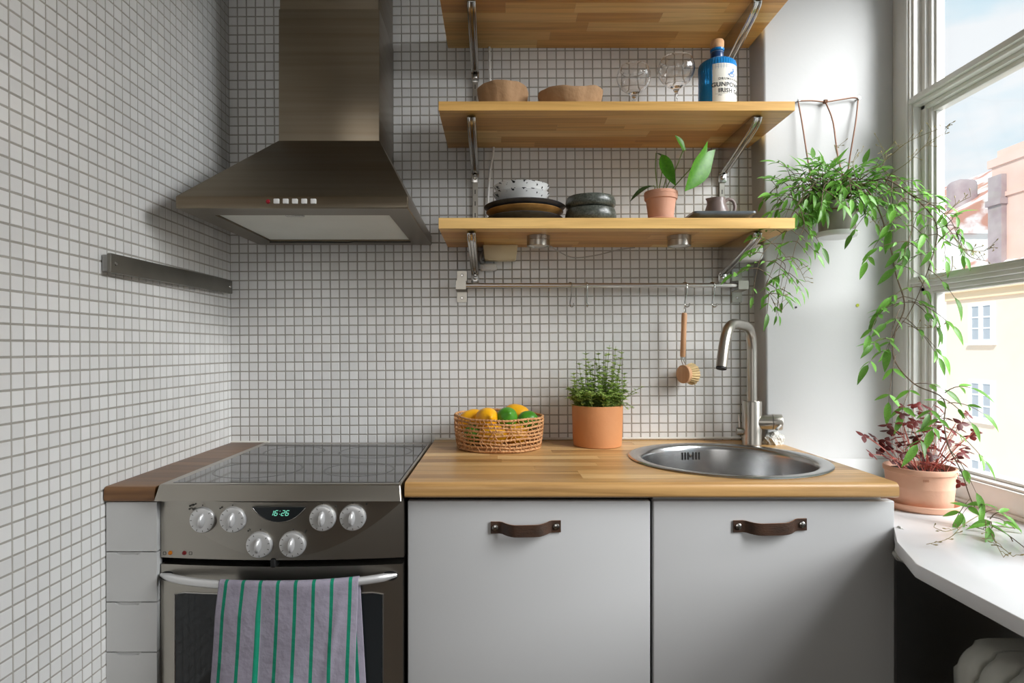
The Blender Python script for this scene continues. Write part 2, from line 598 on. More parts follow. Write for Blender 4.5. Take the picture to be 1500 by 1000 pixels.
DRINK = bpy.data.materials.new('drinking_glass')
DRINK.use_nodes = True
_p = DRINK.node_tree.nodes['Principled BSDF']
_p.inputs['Base Color'].default_value = (1, 1, 1, 1)
_p.inputs['Roughness'].default_value = 0.0
_p.inputs['Transmission Weight'].default_value = 1.0
_p.inputs['IOR'].default_value = 1.45
BLUEG = bpy.data.materials.new('blue_bottle_glass')
BLUEG.use_nodes = True
_p = BLUEG.node_tree.nodes['Principled BSDF']
_p.inputs['Base Color'].default_value = srgb(44, 150, 226)
_p.inputs['Roughness'].default_value = 0.06
_p.inputs['Transmission Weight'].default_value = 0.35
_p.inputs['IOR'].default_value = 1.3
LED = bpy.data.materials.new('green_display_digit')
LED.use_nodes = True
_p = LED.node_tree.nodes['Principled BSDF']
_p.inputs['Base Color'].default_value = (0.02, 0.1, 0.08, 1)
_p.inputs['Emission Color'].default_value = (0.25, 0.85, 0.62, 1)
_p.inputs['Emission Strength'].default_value = 0.75


def speckle_mat(name):
    m = Mt(name, (0.80, 0.80, 0.78, 1), 0.25)
    t = m.node_tree
    p = t.nodes['Principled BSDF']
    tcn = t.nodes.new('ShaderNodeTexCoord')
    n = t.nodes.new('ShaderNodeTexNoise')
    n.inputs['Scale'].default_value = 75
    n.inputs['Detail'].default_value = 2
    t.links.new(tcn.outputs['Object'], n.inputs['Vector'])
    sep = t.nodes.new('ShaderNodeSeparateXYZ')
    t.links.new(tcn.outputs['Object'], sep.inputs['Vector'])
    mr = t.nodes.new('ShaderNodeMapRange')       # speckles crowd at the rim
    mr.inputs['From Min'].default_value = 0.034
    mr.inputs['From Max'].default_value = 0.046
    mr.inputs['To Min'].default_value = 0.0
    mr.inputs['To Max'].default_value = 0.12
    t.links.new(sep.outputs['Z'], mr.inputs['Value'])
    a = t.nodes.new('ShaderNodeMath')
    a.operation = 'ADD'
    t.links.new(n.outputs['Fac'], a.inputs[0])
    t.links.new(mr.outputs['Result'], a.inputs[1])
    r = t.nodes.new('ShaderNodeValToRGB')
    r.color_ramp.elements[0].position = 0.675
    r.color_ramp.elements[0].color = (0.80, 0.80, 0.78, 1)
    r.color_ramp.elements[1].position = 0.70
    r.color_ramp.elements[1].color = (0.02, 0.02, 0.022, 1)
    t.links.new(a.outputs[0], r.inputs['Fac'])
    t.links.new(r.outputs['Color'], p.inputs['Base Color'])
    return m


SPECK = speckle_mat('white_black_speckle_glaze')


def towel_mat():
    m = bpy.data.materials.new('striped_towel_cloth')
    m.use_nodes = True
    t = m.node_tree
    p = t.nodes['Principled BSDF']
    p.inputs['Roughness'].default_value = 0.95
    uv = t.nodes.new('ShaderNodeTexCoord')
    sep = t.nodes.new('ShaderNodeSeparateXYZ')
    t.links.new(uv.outputs['UV'], sep.inputs['Vector'])
    mu = t.nodes.new('ShaderNodeMath')
    mu.operation = 'MULTIPLY'
    mu.inputs[1].default_value = 8.0
    t.links.new(sep.outputs['X'], mu.inputs[0])
    fr = t.nodes.new('ShaderNodeMath')
    fr.operation = 'FRACT'
    t.links.new(mu.outputs[0], fr.inputs[0])
    r = t.nodes.new('ShaderNodeValToRGB')
    r.color_ramp.interpolation = 'CONSTANT'
    base = srgb(152, 146, 160)
    r.color_ramp.elements[0].position = 0
    r.color_ramp.elements[0].color = base
    r.color_ramp.elements[1].position = 0.575
    r.color_ramp.elements[1].color = base
    e = r.color_ramp.elements.new(0.385)
    e.color = srgb(0, 128, 98)
    t.links.new(fr.outputs[0], r.inputs['Fac'])
    n = t.nodes.new('ShaderNodeTexNoise')
    n.inputs['Scale'].default_value = 26
    n.inputs['Detail'].default_value = 6
    t.links.new(uv.outputs['Object'], n.inputs['Vector'])
    g = t.nodes.new('ShaderNodeValToRGB')
    g.color_ramp.elements[0].position = 0.3
    g.color_ramp.elements[0].color = (0.86, 0.86, 0.86, 1)
    g.color_ramp.elements[1].position = 0.6
    g.color_ramp.elements[1].color = (1, 1, 1, 1)
    t.links.new(n.outputs['Fac'], g.inputs['Fac'])
    mx = t.nodes.new('ShaderNodeMix')
    mx.data_type = 'RGBA'
    mx.blend_type = 'MULTIPLY'
    mx.inputs[0].default_value = 1
    t.links.new(r.outputs['Color'], mx.inputs[6])
    t.links.new(g.outputs['Color'], mx.inputs[7])
    t.links.new(mx.outputs[2], p.inputs['Base Color'])
    b = t.nodes.new('ShaderNodeBump')
    b.inputs['Strength'].default_value = 0.5
    b.inputs['Distance'].default_value = 0.010
    t.links.new(n.outputs['Fac'], b.inputs['Height'])
    t.links.new(b.outputs['Normal'], p.inputs['Normal'])
    return m


TOWEL = towel_mat()
# ================================================================== THE ROOM
LEAN = Matrix.Translation((0, 0, 0.9)) @ Matrix.Rotation(-0.0072, 4, 'Y') @ Matrix.Translation((0, 0, -0.9))   # the old tiled walls stand a little out of plumb
XL = -0.735
P = 0.02504


def struct_mesh(mb, name, mats, sharp=40):
    o = mb.build(name, mats, sharp=sharp)
    o['kind'] = 'structure'
    return o


struct_mesh(MB().box((-0.95, -3.4, -0.1), (1.10, 0.15, 0.0)), 'floor', FLOORM)
struct_mesh(MB().box((-0.95, -3.4, 2.7), (1.10, 0.15, 2.8)), 'ceiling', W_PAINT)
struct_mesh(MB().box((-0.95, -3.4, 0.0), (1.10, -3.3, 2.7)), 'wall_front', REARM)

back = MB()
back.box((-0.95, 0.0, 0.0), (1.10, 0.15, 2.7))
wall_back = struct_mesh(back, 'wall_back', W_GROUT)
left = MB()
left.box((-0.95, -3.3, 0.0), (XL, 0.05, 2.7))
left.v = [tuple(LEAN @ Vector(v)) for v in left.v]
wall_left = struct_mesh(left, 'wall_left', W_GROUT)


def tile_geo(h=0.01095, proud=0.0010, inset=0.0006):
    a, b = h, h - inset
    vs = [(-a, 0, -a), (a, 0, -a), (a, 0, a), (-a, 0, a), (-b, -proud, -b), (b, -proud, -b), (b, -proud, b), (-b, -proud, b)]
    fs = [(4, 5, 6, 7), (0, 1, 5, 4), (1, 2, 6, 5), (2, 3, 7, 6), (3, 0, 4, 7)]
    return vs, fs


TV, TF = tile_geo()
tmb = MB().add(TV, TF)
tmb.open = True
TILE = tmb.mesh('tile', W_TILE)


def tile_wall(wall, cells, keep):
    """cells: matrices; the ones for which keep(index) holds become single tiles, the rest one field"""
    field = MB()
    field.open = True
    n = 0
    for i, m in enumerate(cells):
        if keep(i) and n < 300:
            inst('tile', TILE, wall, m)
            n += 1
        else:
            field.add([m @ Vector(v) for v in TV], TF)
    f = field.build('tile_field', W_TILE, wall)
    f['kind'] = 'stuff'


def jig():
    return Matrix.Rotation(rnd.gauss(0, 0.004), 4, 'X') @ Matrix.Rotation(rnd.gauss(0, 0.004), 4, 'Z') @ Matrix.Rotation(rnd.gauss(0, 0.006), 4, 'Y')


cells, flags = [], []
for r in range(-1, 71):
    z = 0.9025 + (r + 0.5) * P
    for c in range(59):
        x = XL + (c + 0.5) * P
        if x > 0.735:
            continue
        cells.append(LEAN @ Matrix.Translation((x, 0, z)) @ jig())
        flags.append(3 <= c <= 22 and 1 <= r <= 15)
tile_wall(wall_back, cells, lambda i: flags[i])
cells, flags = [], []
RZ = Matrix.Rotation(PI / 2, 4, 'Z')
for r in range(-20, 71):
    z = 0.9025 + (r + 0.5) * P
    for c in range(-1, 52):
        y = -0.0205 - (c + 0.5) * P
        sx = 1.0
        if c == -1:
            y = -0.0098
            sx = 0.78
        cells.append(LEAN @ Matrix.Translation((XL, y, z)) @ RZ @ jig() @ Matrix.Diagonal((sx, 1, 1, 1)))
        d = y + DB
        vis = VX + F * XL / d
        py = VY - (z - CZ) * F / d
        flags.append(vis > -5 and 300 < py < 950 and c >= 20 and not (-3 < r and vis > 148 and py > 700))
order = [i for i in range(len(cells)) if flags[i]]
order.sort(key=lambda i: (cells[i].translation.y, abs(cells[i].translation.z - 1.02)))
best = set(order[:300])
tile_wall(wall_left, cells, lambda i: i in best)

# right wall: plastered pillar, window reveal, apron, lintel and near pier
bm = bmesh.new()
lo = [bm.verts.new(p) for p in ((0.729, 0, 0), (0.7125, -0.071, 0), (1.10, -0.071, 0), (1.10, 0, 0))]
hi = [bm.verts.new(p) for p in ((0.676, 0, 2.7), (0.692, -0.071, 2.7), (1.10, -0.071, 2.7), (1.10, 0, 2.7))]
bm.faces.new(lo[::-1])
bm.faces.new(hi)
for i in range(4):
    bm.faces.new((lo[i], lo[(i + 1) % 4], hi[(i + 1) % 4], hi[i]))
bm.edges.ensure_lookup_table()
e = [e for e in bm.edges if set(e.verts) == {lo[1], hi[1]}]
bmesh.ops.bevel(bm, geom=e, offset=0.008, segments=4, affect='EDGES', profile=0.5)
wr = MB().bm(bm)
wr.box((1.05, -1.5, 0.0), (1.10, -0.071, 0.80))
wr.box((1.03, -1.5, 2.22), (1.10, -0.071, 2.7))
wr.box((0.72, -3.4, 0.0), (1.10, -1.5, 2.7))
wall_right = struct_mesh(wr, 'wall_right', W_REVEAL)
MB().bbox((0.74, -0.0745, 0.815), (1.045, -0.070, 0.8715), 0.0012, 2).build('plinth_strip', W_REVEAL, wall_right)
MB().cyl(at(1166, 450, 1.583) + Vector((0, 0.004, 0)), at(1166, 450, 1.583) - Vector((0, 0.001, 0)), 0.0028, 12).build('screw_hole', HOLE, wall_right)
g = MB().cyl(at(1256, 447, 1.583) + Vector((0, 0.004, 0)), at(1256, 447, 1.583) - Vector((0, 0.0015, 0)), 0.0042, 14)
g.build('wall_plug', Mt('green_plastic_plug', srgb(170, 180, 50), 0.5), wall_right)

# white sealant between tiles and worktop
tr = MB()
tr.tube([(-0.733, -0.004, 0.9035), (-0.63, -0.004, 0.9035)], 0.004, 8)
tr.tube([(-0.174, -0.003, 0.9125), (0.4, -0.003, 0.9145), (0.725, -0.003, 0.916)], 0.0035, 8)
struct_mesh(tr, 'trim_1', Mt('white_sealant', (0.66, 0.64, 0.58, 1), 0.6))
lump = MB()
bm = bmesh.new()
bmesh.ops.create_icosphere(bm, subdivisions=3, radius=1)
for v in bm.verts:
    k = 1 + 0.25 * math.sin(7 * v.co.x + 3 * v.co.z) * math.cos(5 * v.co.y + 2)
    v.co = Vector((v.co.x * 0.026 * k, v.co.y * 0.014 * k, v.co.z * 0.021 * k))
lump.bm(bm, mat=Matrix.Translation((0.722, -0.080, 0.922)))
struct_mesh(lump, 'trim_2', PLASTER)

# ------------------------------------------------------------------ window
win = structure('window_1')
sill = MB()
poly = [(1.055, -0.0712), (0.762, -0.0712), (0.758, -0.500), (0.752, -0.512), (0.700, -0.600), (0.657, -0.707), (0.650, -1.49), (1.055, -1.49)]
bm = bmesh.new()
bot = [bm.verts.new((x, y, 0.7995)) for x, y in poly]
top = [bm.verts.new((x, y, 0.822)) for x, y in poly]
bm.faces.new(bot[::-1])
bm.faces.new(top)
for i in range(len(poly)):
    j = (i + 1) % len(poly)
    bm.faces.new((bot[i], bot[j], top[j], top[i]))
bmesh.ops.bevel(bm, geom=[e for e in bm.edges if abs(e.verts[0].co.z - e.verts[1].co.z) < 1e-5], offset=0.002, segments=2, affect='EDGES', profile=0.5)
sill.bm(bm)
sill.build('sill', W_SILL, win)
pl = MB()
for (x, y, z, a, b, c) in ((0.758, -0.520, 0.806, 0.006, 0.02, 0.018), (0.752, -0.545, 0.797, 0.009, 0.026, 0.016), (0.745, -0.56, 0.785, 0.016, 0.03, 0.018)):
    bm = bmesh.new()
    bmesh.ops.create_icosphere(bm, subdivisions=3, radius=1)
    for v in bm.verts:
        k = 1 + 0.2 * math.sin(6 * v.co.x + 4 * v.co.z + x * 90) * math.cos(5 * v.co.y)
        v.co = Vector((v.co.x * a * k, v.co.y * b * k, v.co.z * c * k))
    pl.bm(bm, mat=Matrix.Translation((x, y, z)))
pl.build('broken_plaster', PLASTER, win)
ZT = 2.20
j = MB().bbox((1.038, -0.130, 0.822), (1.10, -0.0715, ZT + 0.02), 0.002)
j.bbox((1.038, -1.49, 0.822), (1.10, -1.43, ZT + 0.02), 0.002)
j.bbox((1.038, -1.43, ZT - 0.03), (1.10, -0.130, ZT + 0.02), 0.002)
j.build('outer_frame', W_TRIM, win)
Y0, Y1, YM = -0.130, -1.43, -0.78


def stile(y, s):
    """casement stile with its stepped mouldings; s = direction towards the glass"""
    st = MB()
    def bx(x0, ya, x1, yb, z0=0.874, z1=ZT - 0.03, bev=0.0012):
        st.bbox((x0, min(y + s * ya, y + s * yb), z0), (x1, max(y + s * ya, y + s * yb), z1), bev)
    bx(1.030, 0.0005, 1.060, 0.0085)
    bx(1.034, 0.0085, 1.060, 0.0135)
    bx(1.040, 0.0135, 1.062, 0.0195)
    bx(1.058, 0.0195, 1.100, 0.034)
    bx(1.066, 0.034, 1.098, 0.046)
    bx(1.074, 0.046, 1.094, 0.052)
    st.build('stile', W_TRIM, win)


stile(Y0, -1)
stile(YM + 0.03, 1)
stile(YM - 0.03, -1)
stile(Y1, 1)
MB().bbox((1.034, YM - 0.03, 0.874), (1.10, YM + 0.03, ZT - 0.03), 0.003).build('mullion', W_TRIM, win)
for ya, yb in ((Y0 - 0.012, YM + 0.042), (YM - 0.042, Y1 + 0.012)):
    for z in (1.792, 1.339):
        h = 0.047 if z > 1.5 else 0.042
        bar = MB()
        bar.bbox((1.032, yb, z - 0.017), (1.075, ya, z - 0.006), 0.001)
        bar.bbox((1.037, yb, z - 0.006), (1.075, ya, z), 0.001)
        bar.bbox((1.041, yb, z - 0.026), (1.080, ya, z - 0.017), 0.001)
        bar.bbox((1.058, yb, z - 0.036), (1.094, ya, z - 0.026), 0.001)
        bar.bbox((1.070, yb, z - h), (1.092, ya, z - 0.036), 0.001)
        bar.build('glazing_bar', W_TRIM, win)
    rail = MB()
    rail.bbox((1.030, yb, 0.828), (1.10, ya, 0.874), 0.002)
    rail.bbox((1.040, yb, 0.874), (1.10, ya, 0.8795), 0.0015)
    rail.bbox((1.062, yb, 0.8795), (1.096, ya, 0.886), 0.0015)
    rail.build('bottom_rail', W_TRIM, win)
    MB().bbox((1.022, yb - 0.02, 0.8218), (1.05, ya + 0.02, 0.829), 0.0015).build('apron_bead', W_TRIM, win)
    for z0, z1 in ((0.884, 1.30), (1.336, 1.748), (1.788, ZT - 0.03)):
        MB().box((1.0795, yb, z0), (1.0830, ya, z1)).build('pane', GLASS, win)

# ================================================================== ACROSS THE STREET
XF = 16.0
bld = thing('apartment_building', 'yellow rendered apartment building across the street with white windows and a snowy roof', 'building', (XF, 12.0, -14))
MB().box((XF, -4, -14), (XF + 9, 19.8, 3.1)).build('wall', FACADE, bld)
MB().box((XF - 0.12, -4, 2.86), (XF + 9.1, 19.9, 3.10)).box((XF - 0.3, -4, 3.1), (XF + 9.3, 20.0, 3.3)).build('cornice', CORNICE, bld)
rf = MB()
bm = bmesh.new()
NU, NV = 34, 40
grid = []
for i in range(NU + 1):
    row = []
    for k in range(NV + 1):
        u, v = i / NU, 2 * k / NV
        y = -4 + 24 * u
        x = XF - 0.3 + 4.6 * v
        zz = 3.3 + 3.5 * (v if v < 1 else 2 - v) + (0.07 * math.sin(9 * u + 11 * v) + 0.05 * math.sin(31 * u - 17 * v)) * min(1, 4 * v)
        row.append(bm.verts.new((x, y, zz)))
    grid.append(row)
for i in range(NU):
    for k in range(NV):
        bm.faces.new((grid[i][k], grid[i + 1][k], grid[i + 1][k + 1], grid[i][k + 1]))
for row in (grid[0], grid[-1]):
    bm.faces.new(row)
rf.bm(bm)
rf.build('roof', ROOFM, bld)


def far_window(y, z, wy=1.04, h=1.36):
    f = MB()
    x0, x1 = XF - 0.07, XF + 0.04
    t = 0.13
    f.box((x0, y - wy / 2, z - h / 2), (x1, y - wy / 2 + t, z + h / 2))
    f.box((x0, y + wy / 2 - t, z - h / 2), (x1, y + wy / 2, z + h / 2))
    f.box((x0, y - wy / 2 + t, z - h / 2), (x1, y + wy / 2 - t, z - h / 2 + t))
    f.box((x0, y - wy / 2 + t, z + h / 2 - t), (x1, y + wy / 2 - t, z + h / 2))
    f.box((x0 - 0.01, y - 0.075, z - h / 2 + t), (x1, y + 0.075, z + h / 2 - t))
    for q in (1, 2):
        zz = z - h / 2 + t + (h - 2 * t) * q / 3
        f.box((x0 + 0.01, y - wy / 2 + t, zz - 0.025), (x1, y + wy / 2 - t, zz + 0.025))
    f.box((x0 - 0.10, y - wy / 2 - 0.05, z - h / 2 - 0.06), (x1, y + wy / 2 + 0.05, z - h / 2))
    fr = f.build('window', FRAMEW, bld)
    MB().box((XF - 0.035, y - wy / 2 + t, z - h / 2 + t), (XF - 0.02, y + wy / 2 - t, z + h / 2 - t)).build('pane', FPANE, fr)


for y in (18.2, 15.6, 13.0):
    for z in (2.03, -0.54, -3.12):
        far_window(y, z)
c0 = at(1505, 300, 19.9)
ch = MB().box((c0.x - 0.60, c0.y - 0.6, 3.9), (c0.x + 0.75, c0.y + 0.7, 7.35)).box((c0.x - 0.67, c0.y - 0.67, 7.35), (c0.x + 0.87, c0.y + 0.82, 7.62)).box((c0.x - 0.5, c0.y - 0.5, 7.62), (c0.x + 0.65, c0.y + 0.6, 7.9))
ch.box((c0.x - 0.66, c0.y - 0.66, 6.25), (c0.x + 0.81, c0.y + 0.76, 6.40))
ch.build('chimney', CHIMB, bld)
ch = MB().box((c0.x - 0.78, c0.y + 0.1, 3.9), (c0.x - 0.60, c0.y + 0.65, 7.0)).box((c0.x - 0.86, c0.y + 0.05, 6.0), (c0.x - 0.60, c0.y + 0.68, 6.2))
ch.build('chimney_flue', CHIMG, bld)
w2 = thing('far_house', 'white house with a snowy roof rising beyond the end of the yellow building', 'building', (28, 31, -14))
MB().box((20, 26, -14), (36, 36, 6.6)).build('wall', FARW, w2)
MB().prism([(19.4, 6.45), (36.6, 6.45), (28, 11.3)], 1, 25.8, 36.2).build('roof', ROOFM, w2)
p0 = at(1409, 282, 29.2)
ch = MB()
bm = bmesh.new()
bmesh.ops.create_cube(bm, size=1)
for v in bm.verts:
    v.co = Vector((v.co.x * 1.05, v.co.y * 1.0, 7.0 if v.co.z < 0 else 9.35))
bmesh.ops.bevel(bm, geom=[e for e in bm.edges], offset=0.3, segments=3, affect='EDGES', profile=0.5)
ch.bm(bm, mat=Matrix.Translation((p0.x, p0.y, 0)))
ch.build('chimney', CHIMG, w2)
gnd = struct_mesh(MB().box((1.6, -20, -14.3), (60, 60, -14)), 'ground', Mt('snowy_street', (0.8, 0.8, 0.82, 1), 0.9))
# ================================================================== WORKTOPS
ZW = 0.91
SX, SY, SR = 0.517, -0.288, 0.201     # sink cut-out


def stave_mesh(xl, xr, ys, zs):
    """xl, xr: functions of y; ys: cross lines from front to back; zs: (bottom, top) at each of them"""
    mb = MB()
    k = len(ys)
    vs = []
    for y, (zb, zt) in zip(ys, zs):
        vs += [(xl(y), y, zb), (xr(y), y, zb), (xr(y), y, zt), (xl(y), y, zt)]
    fs = [(0, 1, 2, 3), ((k - 1) * 4, (k - 1) * 4 + 3, (k - 1) * 4 + 2, (k - 1) * 4 + 1)]
    for i in range(k - 1):
        a, b = i * 4, (i + 1) * 4
        for q in range(4):
            fs.append((a + q, b + q, b + (q + 1) % 4, a + (q + 1) % 4))
    mb.add(vs, fs, 0, k > 6)
    return mb


def staves(root, mat, x0, x1, y0, y1, rows, z0, z1, lens, rng, rnd_front=0.0, hole=None, xr_of=None, gap=0.00018):
    dy = (y1 - y0) / rows
    for r in range(rows):
        ya, yb = y0 + r * dy + gap, y0 + (r + 1) * dy - gap
        if r == 0 and rnd_front > 0:
            R_ = rnd_front
            ys, zs = [], []
            for q in range(7):
                a = PI / 2 * q / 6
                ys.append(ya + R_ * (1 - math.sin(a)) if False else ya + R_ * (1 - math.cos(a)))
                zs.append((z0 + R_ * 0.6 * (1 - math.sin(a)), z1 - R_ * (1 - math.sin(a))))
            ys.append(yb)
            zs.append((z0, z1))
        else:
            ys = [ya + (yb - ya) * q / 4 for q in range(5)] if hole else [ya, yb]
            zs = [(z0, z1)] * len(ys)
        xe = xr_of((ya + yb) / 2) if xr_of else x1
        cuts = [x0]
        x = x0 + rng.uniform(0.25, 1.0) * lens[1]
        if r == 0:
            x = xe                     # one long stave along the front edge
        while x < xe - lens[0] * 0.5:
            cuts.append(x)
            x += rng.uniform(*lens)
        cuts.append(xe)

        def half(y):
            q = hole[2] ** 2 - (y - hole[1]) ** 2
            return math.sqrt(q) if q > 0 else 0.0
        for a, b in zip(cuts, cuts[1:]):
            segs = [(lambda y, a=a: a + gap, lambda y, b=b: b - gap)]
            if hole and any(half(y) > 0 for y in ys):
                cx = hole[0]
                segs = []
                hm = max(half(y) for y in ys)
                if a < cx - hm * 0.999:
                    segs.append((lambda y, a=a: min(a + gap, cx - half(y)), lambda y, b=b: min(b - gap, cx - half(y))))
                elif a < cx:
                    segs.append((lambda y, a=a: min(a + gap, cx - half(y)), lambda y, b=b: min(b - gap, cx - half(y))))
                if b > cx:
                    segs.append((lambda y, a=a: max(a + gap, cx + half(y)), lambda y, b=b: max(b - gap, cx + half(y))))
            for fl, fr in segs:
                if max(fr(y) - fl(y) for y in ys) < 0.004:
                    continue
                stave_mesh(fl, fr, ys, zs).build('stave', mat, root, sharp=50)


r2 = random.Random(5)
wt = thing('worktop', 'long oiled butcher block worktop with round steel sink set in it', 'worktop', (0.28, -0.27, 0.881))
staves(wt, BUTCHER, -0.1752, 0.748, -0.534, -0.0005, 13, 0.881, ZW, (0.16, 0.42), r2, 0.011, (SX, SY, SR), lambda y: 0.748 if y < -0.093 else 0.708)
st = thing('side_worktop', 'narrow dark brown wooden worktop strip between tiled wall and cooker', 'worktop', (-0.685, -0.28, 0.876))
staves(st, WALNUT, XL + 0.003, -0.6375, -0.540, -0.003, 13, 0.876, 0.904, (0.2, 0.3), r2, 0.008)

# ================================================================== BASE CABINETS
YF = -0.513


def leather_pull(door, cx, cz, yfront, half, lift, tilt_l=0.0, tilt_r=0.0, sag=0.0):
    """strap screwed to the door at both ends, bowing out between"""
    n = 25
    top, wv = [], 0.0112
    vs, fs = [], []
    th = 0.0022
    for i in range(n):
        u = -1 + 2 * i / (n - 1)
        x = cx + half * u
        flat = max(0.0, 1 - max(0, (abs(u) - 0.0)) / 0.70)
        b = lift * (1 - (1 - min(1, flat * 1.6)) ** 2) if flat > 0 else 0
        z = cz - sag * (b / lift) + (tilt_r if u > 0 else tilt_l) * abs(u)
        y = yfront - 0.0012 - b
        for (dy, dz) in ((0, wv), (-th, wv), (-th, -wv), (0, -wv)):
            vs.append((x, y + dy, z + dz))
    for i in range(n - 1):
        a, b2 = i * 4, (i + 1) * 4
        for q in range(4):
            fs.append((a + q, b2 + q, b2 + (q + 1) % 4, a + (q + 1) % 4))
    fs += [(0, 3, 2, 1), ((n - 1) * 4, (n - 1) * 4 + 1, (n - 1) * 4 + 2, (n - 1) * 4 + 3)]
    mb = MB().add(vs, fs, 0, True)
    for i, f in enumerate(fs):
        if len(f) == 4 and i < (n - 1) * 4 and i % 4 in (0, 2):
            mb.m[i] = 1
    mb.build('leather_pull', [LEATHER, LEATHER_E], door, sharp=50)
    for u, t in ((-0.87, tilt_l), (0.87, tilt_r)):
        p = Vector((cx + half * u, yfront - 0.0034, cz + t * abs(u)))
        mt = Matrix.Translation(p) @ Matrix.Rotation(PI / 2, 4, 'X')
        MB().lathe([(0, 0.0034), (0.0035, 0.0034), (0.0058, 0.0022), (0.0064, 0.0), (0.0064, -0.001)], n=20, mat=mt).build('screw', CHROME, door)


def cabinet(name, label, x0, x1, hx, hz, pull):
    c = thing(name, label, 'cabinet', ((x0 + x1) / 2, -0.25, 0.0))
    b = MB()
    b.box((x0 + 0.002, -0.490, 0.10), (x0 + 0.018, -0.02, 0.866))
    b.box((x1 - 0.018, -0.490, 0.10), (x1 - 0.002, -0.02, 0.866))
    b.box((x0 + 0.018, -0.490, 0.10), (x1 - 0.018, -0.02, 0.118))
    b.box((x0 + 0.018, -0.03, 0.118), (x1 - 0.018, -0.02, 0.70))
    b.box((x0 + 0.018, -0.490, 0.84), (x1 - 0.018, -0.47, 0.866))
    b.box((x0 + 0.01, -0.45, 0.0), (x1 - 0.01, -0.43, 0.10))
    b.build('carcass', CARC, c)
    d = MB().bbox((x0, YF, 0.112), (x1, -0.4915, 0.8715), 0.0022, 3).build('door', LACQ, c)
    leather_pull(d, hx, hz, YF, *pull)
    return c


c1 = cabinet('base_cabinet', 'plain white cabinet beside the cooker, under the fruit basket, sagging leather pull', -0.1725, 0.2885, (770 - 730) / 771, 1.16 - 260 / 771, (0.0665, 0.020, -0.001, 0.0015, 0.002))
c2 = cabinet('base_cabinet', 'plain white cabinet under the round sink, flatter dark leather pull', 0.2945, 0.7525, (1127 - 730) / 771, 1.16 - 257.5 / 771, (0.0695, 0.016, -0.002, 0.002, 0.003))
gapb = MB().box((-0.17, -0.485, 0.8665), (0.285, -0.40, 0.8785))
gapb.build('dark_gap', DARKM, c1)
MB().box((0.297, -0.500, 0.8665), (0.735, -0.46, 0.8785)).build('spacer_rail', LACQ, c2)

dr = thing('drawer_unit', 'narrow white stack of drawers between tiled wall and cooker', 'cabinet', (-0.686, -0.26, 0.0))
MB().box((XL + 0.008, -0.512, 0.1), (-0.638, -0.03, 0.872)).build('carcass', DARKM, dr)
zt = 0.8745
for k in range(8):
    z1, z0 = zt - k * 0.0936, zt - (k + 1) * 0.0936 + 0.0022
    if z0 < 0.08:
        break
    m = MB()
    x0, x1 = XL + 0.004 - 0.001 * 0, -0.6368
    yf = -0.534
    if k == 0:
        prof = [(x0, z0), (x1, z0), (x1, z1), (x0, z1)]
    else:
        prof = [(x0, z0), (x1, z0), (x1, z1), (x1 - 0.030, z1), (x1 - 0.035, z1 - 0.0045), (x0 + 0.022, z1 - 0.0045), (x0 + 0.016, z1), (x0, z1)]
    m.prism(prof, 1, yf, yf + 0.018)
    d = m.build('drawer', DRAWW, dr)
    if k:
        MB().prism([(x0 + 0.0165, z1 - 0.0002), (x1 - 0.0305, z1 - 0.0002), (x1 - 0.0352, z1 - 0.0045), (x0 + 0.0222, z1 - 0.0045)], 1, yf + 0.004, yf + 0.016).build('finger_pull', DRAWW, d)

# ================================================================== COOKER
ck = thing('cooker', 'freestanding stainless steel cooker with black glass hob, six silver knobs', 'cooker', (-0.404, -0.30, 0.0))
CX0, CX1 = -0.6352, -0.1780
cxm, chw = (CX0 + CX1) / 2, (CX1 - CX0) / 2


def bow(x, b=0.016):
    u = (x - cxm) / chw
    return b * (1 - u * u)


MB().box((CX0 + 0.003, -0.490, 0.05), (CX1 - 0.003, -0.035, 0.880)).build('body', DARKM, ck)
# hob frame: a sloping lip in front, thin rim round the glass
hf = MB()
GX0, GX1, GY0, GY1 = -0.6130, -0.1880, -0.522, -0.072
zt, zb = 0.9085, 0.8800
bm = bmesh.new()
outer = [(CX0, -0.030), (CX0, -0.549), (CX1, -0.549), (CX1, -0.030)]
topo = [(CX0 + 0.003, -0.033), (CX0 + 0.004, -0.537), (CX1 - 0.004, -0.537), (CX1 - 0.003, -0.033)]
inn = [(GX0 - 0.001, GY1 + 0.001), (GX0 - 0.001, GY0 - 0.001), (GX1 + 0.001, GY0 - 0.001), (GX1 + 0.001, GY1 + 0.001)]
A = [bm.verts.new((x, y, zb)) for x, y in outer]
B = [bm.verts.new((x, y, zt)) for x, y in topo]
I = [bm.verts.new((x, y, zt)) for x, y in inn]
K = [bm.verts.new((x, y, zt - 0.006)) for x, y in inn]
for i in range(4):
    k = (i + 1) % 4
    bm.faces.new((A[i], A[k], B[k], B[i]))
    bm.faces.new((B[i], B[k], I[k], I[i]))
    bm.faces.new((I[i], I[k], K[k], K[i]))
    bm.faces.new((K[i], K[k], A[k], A[i]))
eg = [e for e in bm.edges if (e.verts[0] in B and e.verts[1] in B) or (e.verts[0] in A and e.verts[1] in B) or (e.verts[1] in A and e.verts[0] in B)]
bmesh.ops.bevel(bm, geom=eg, offset=0.0035, segments=3, affect='EDGES', profile=0.5)
hf.bm(bm)
hf.build('hob_frame', STEEL, ck)
hg = MB().bbox((GX0, GY0, zt - 0.004), (GX1, GY1, zt + 0.0006), 0.0006, 1).build('hob_glass', BGLASS, ck)
for cxx, cyy, rr in ((-0.50, -0.40, 0.088), (-0.29, -0.40, 0.072), (-0.50, -0.18, 0.072), (-0.30, -0.185, 0.088)):
    z = MB()
    z.lathe([(rr - 0.004, zt + 0.0007), (rr - 0.003, zt + 0.0009), (rr, zt + 0.0009), (rr + 0.001, zt + 0.0007)], (cxx, cyy, 0), 56)
    z.build('zone_ring', RINGM, hg)


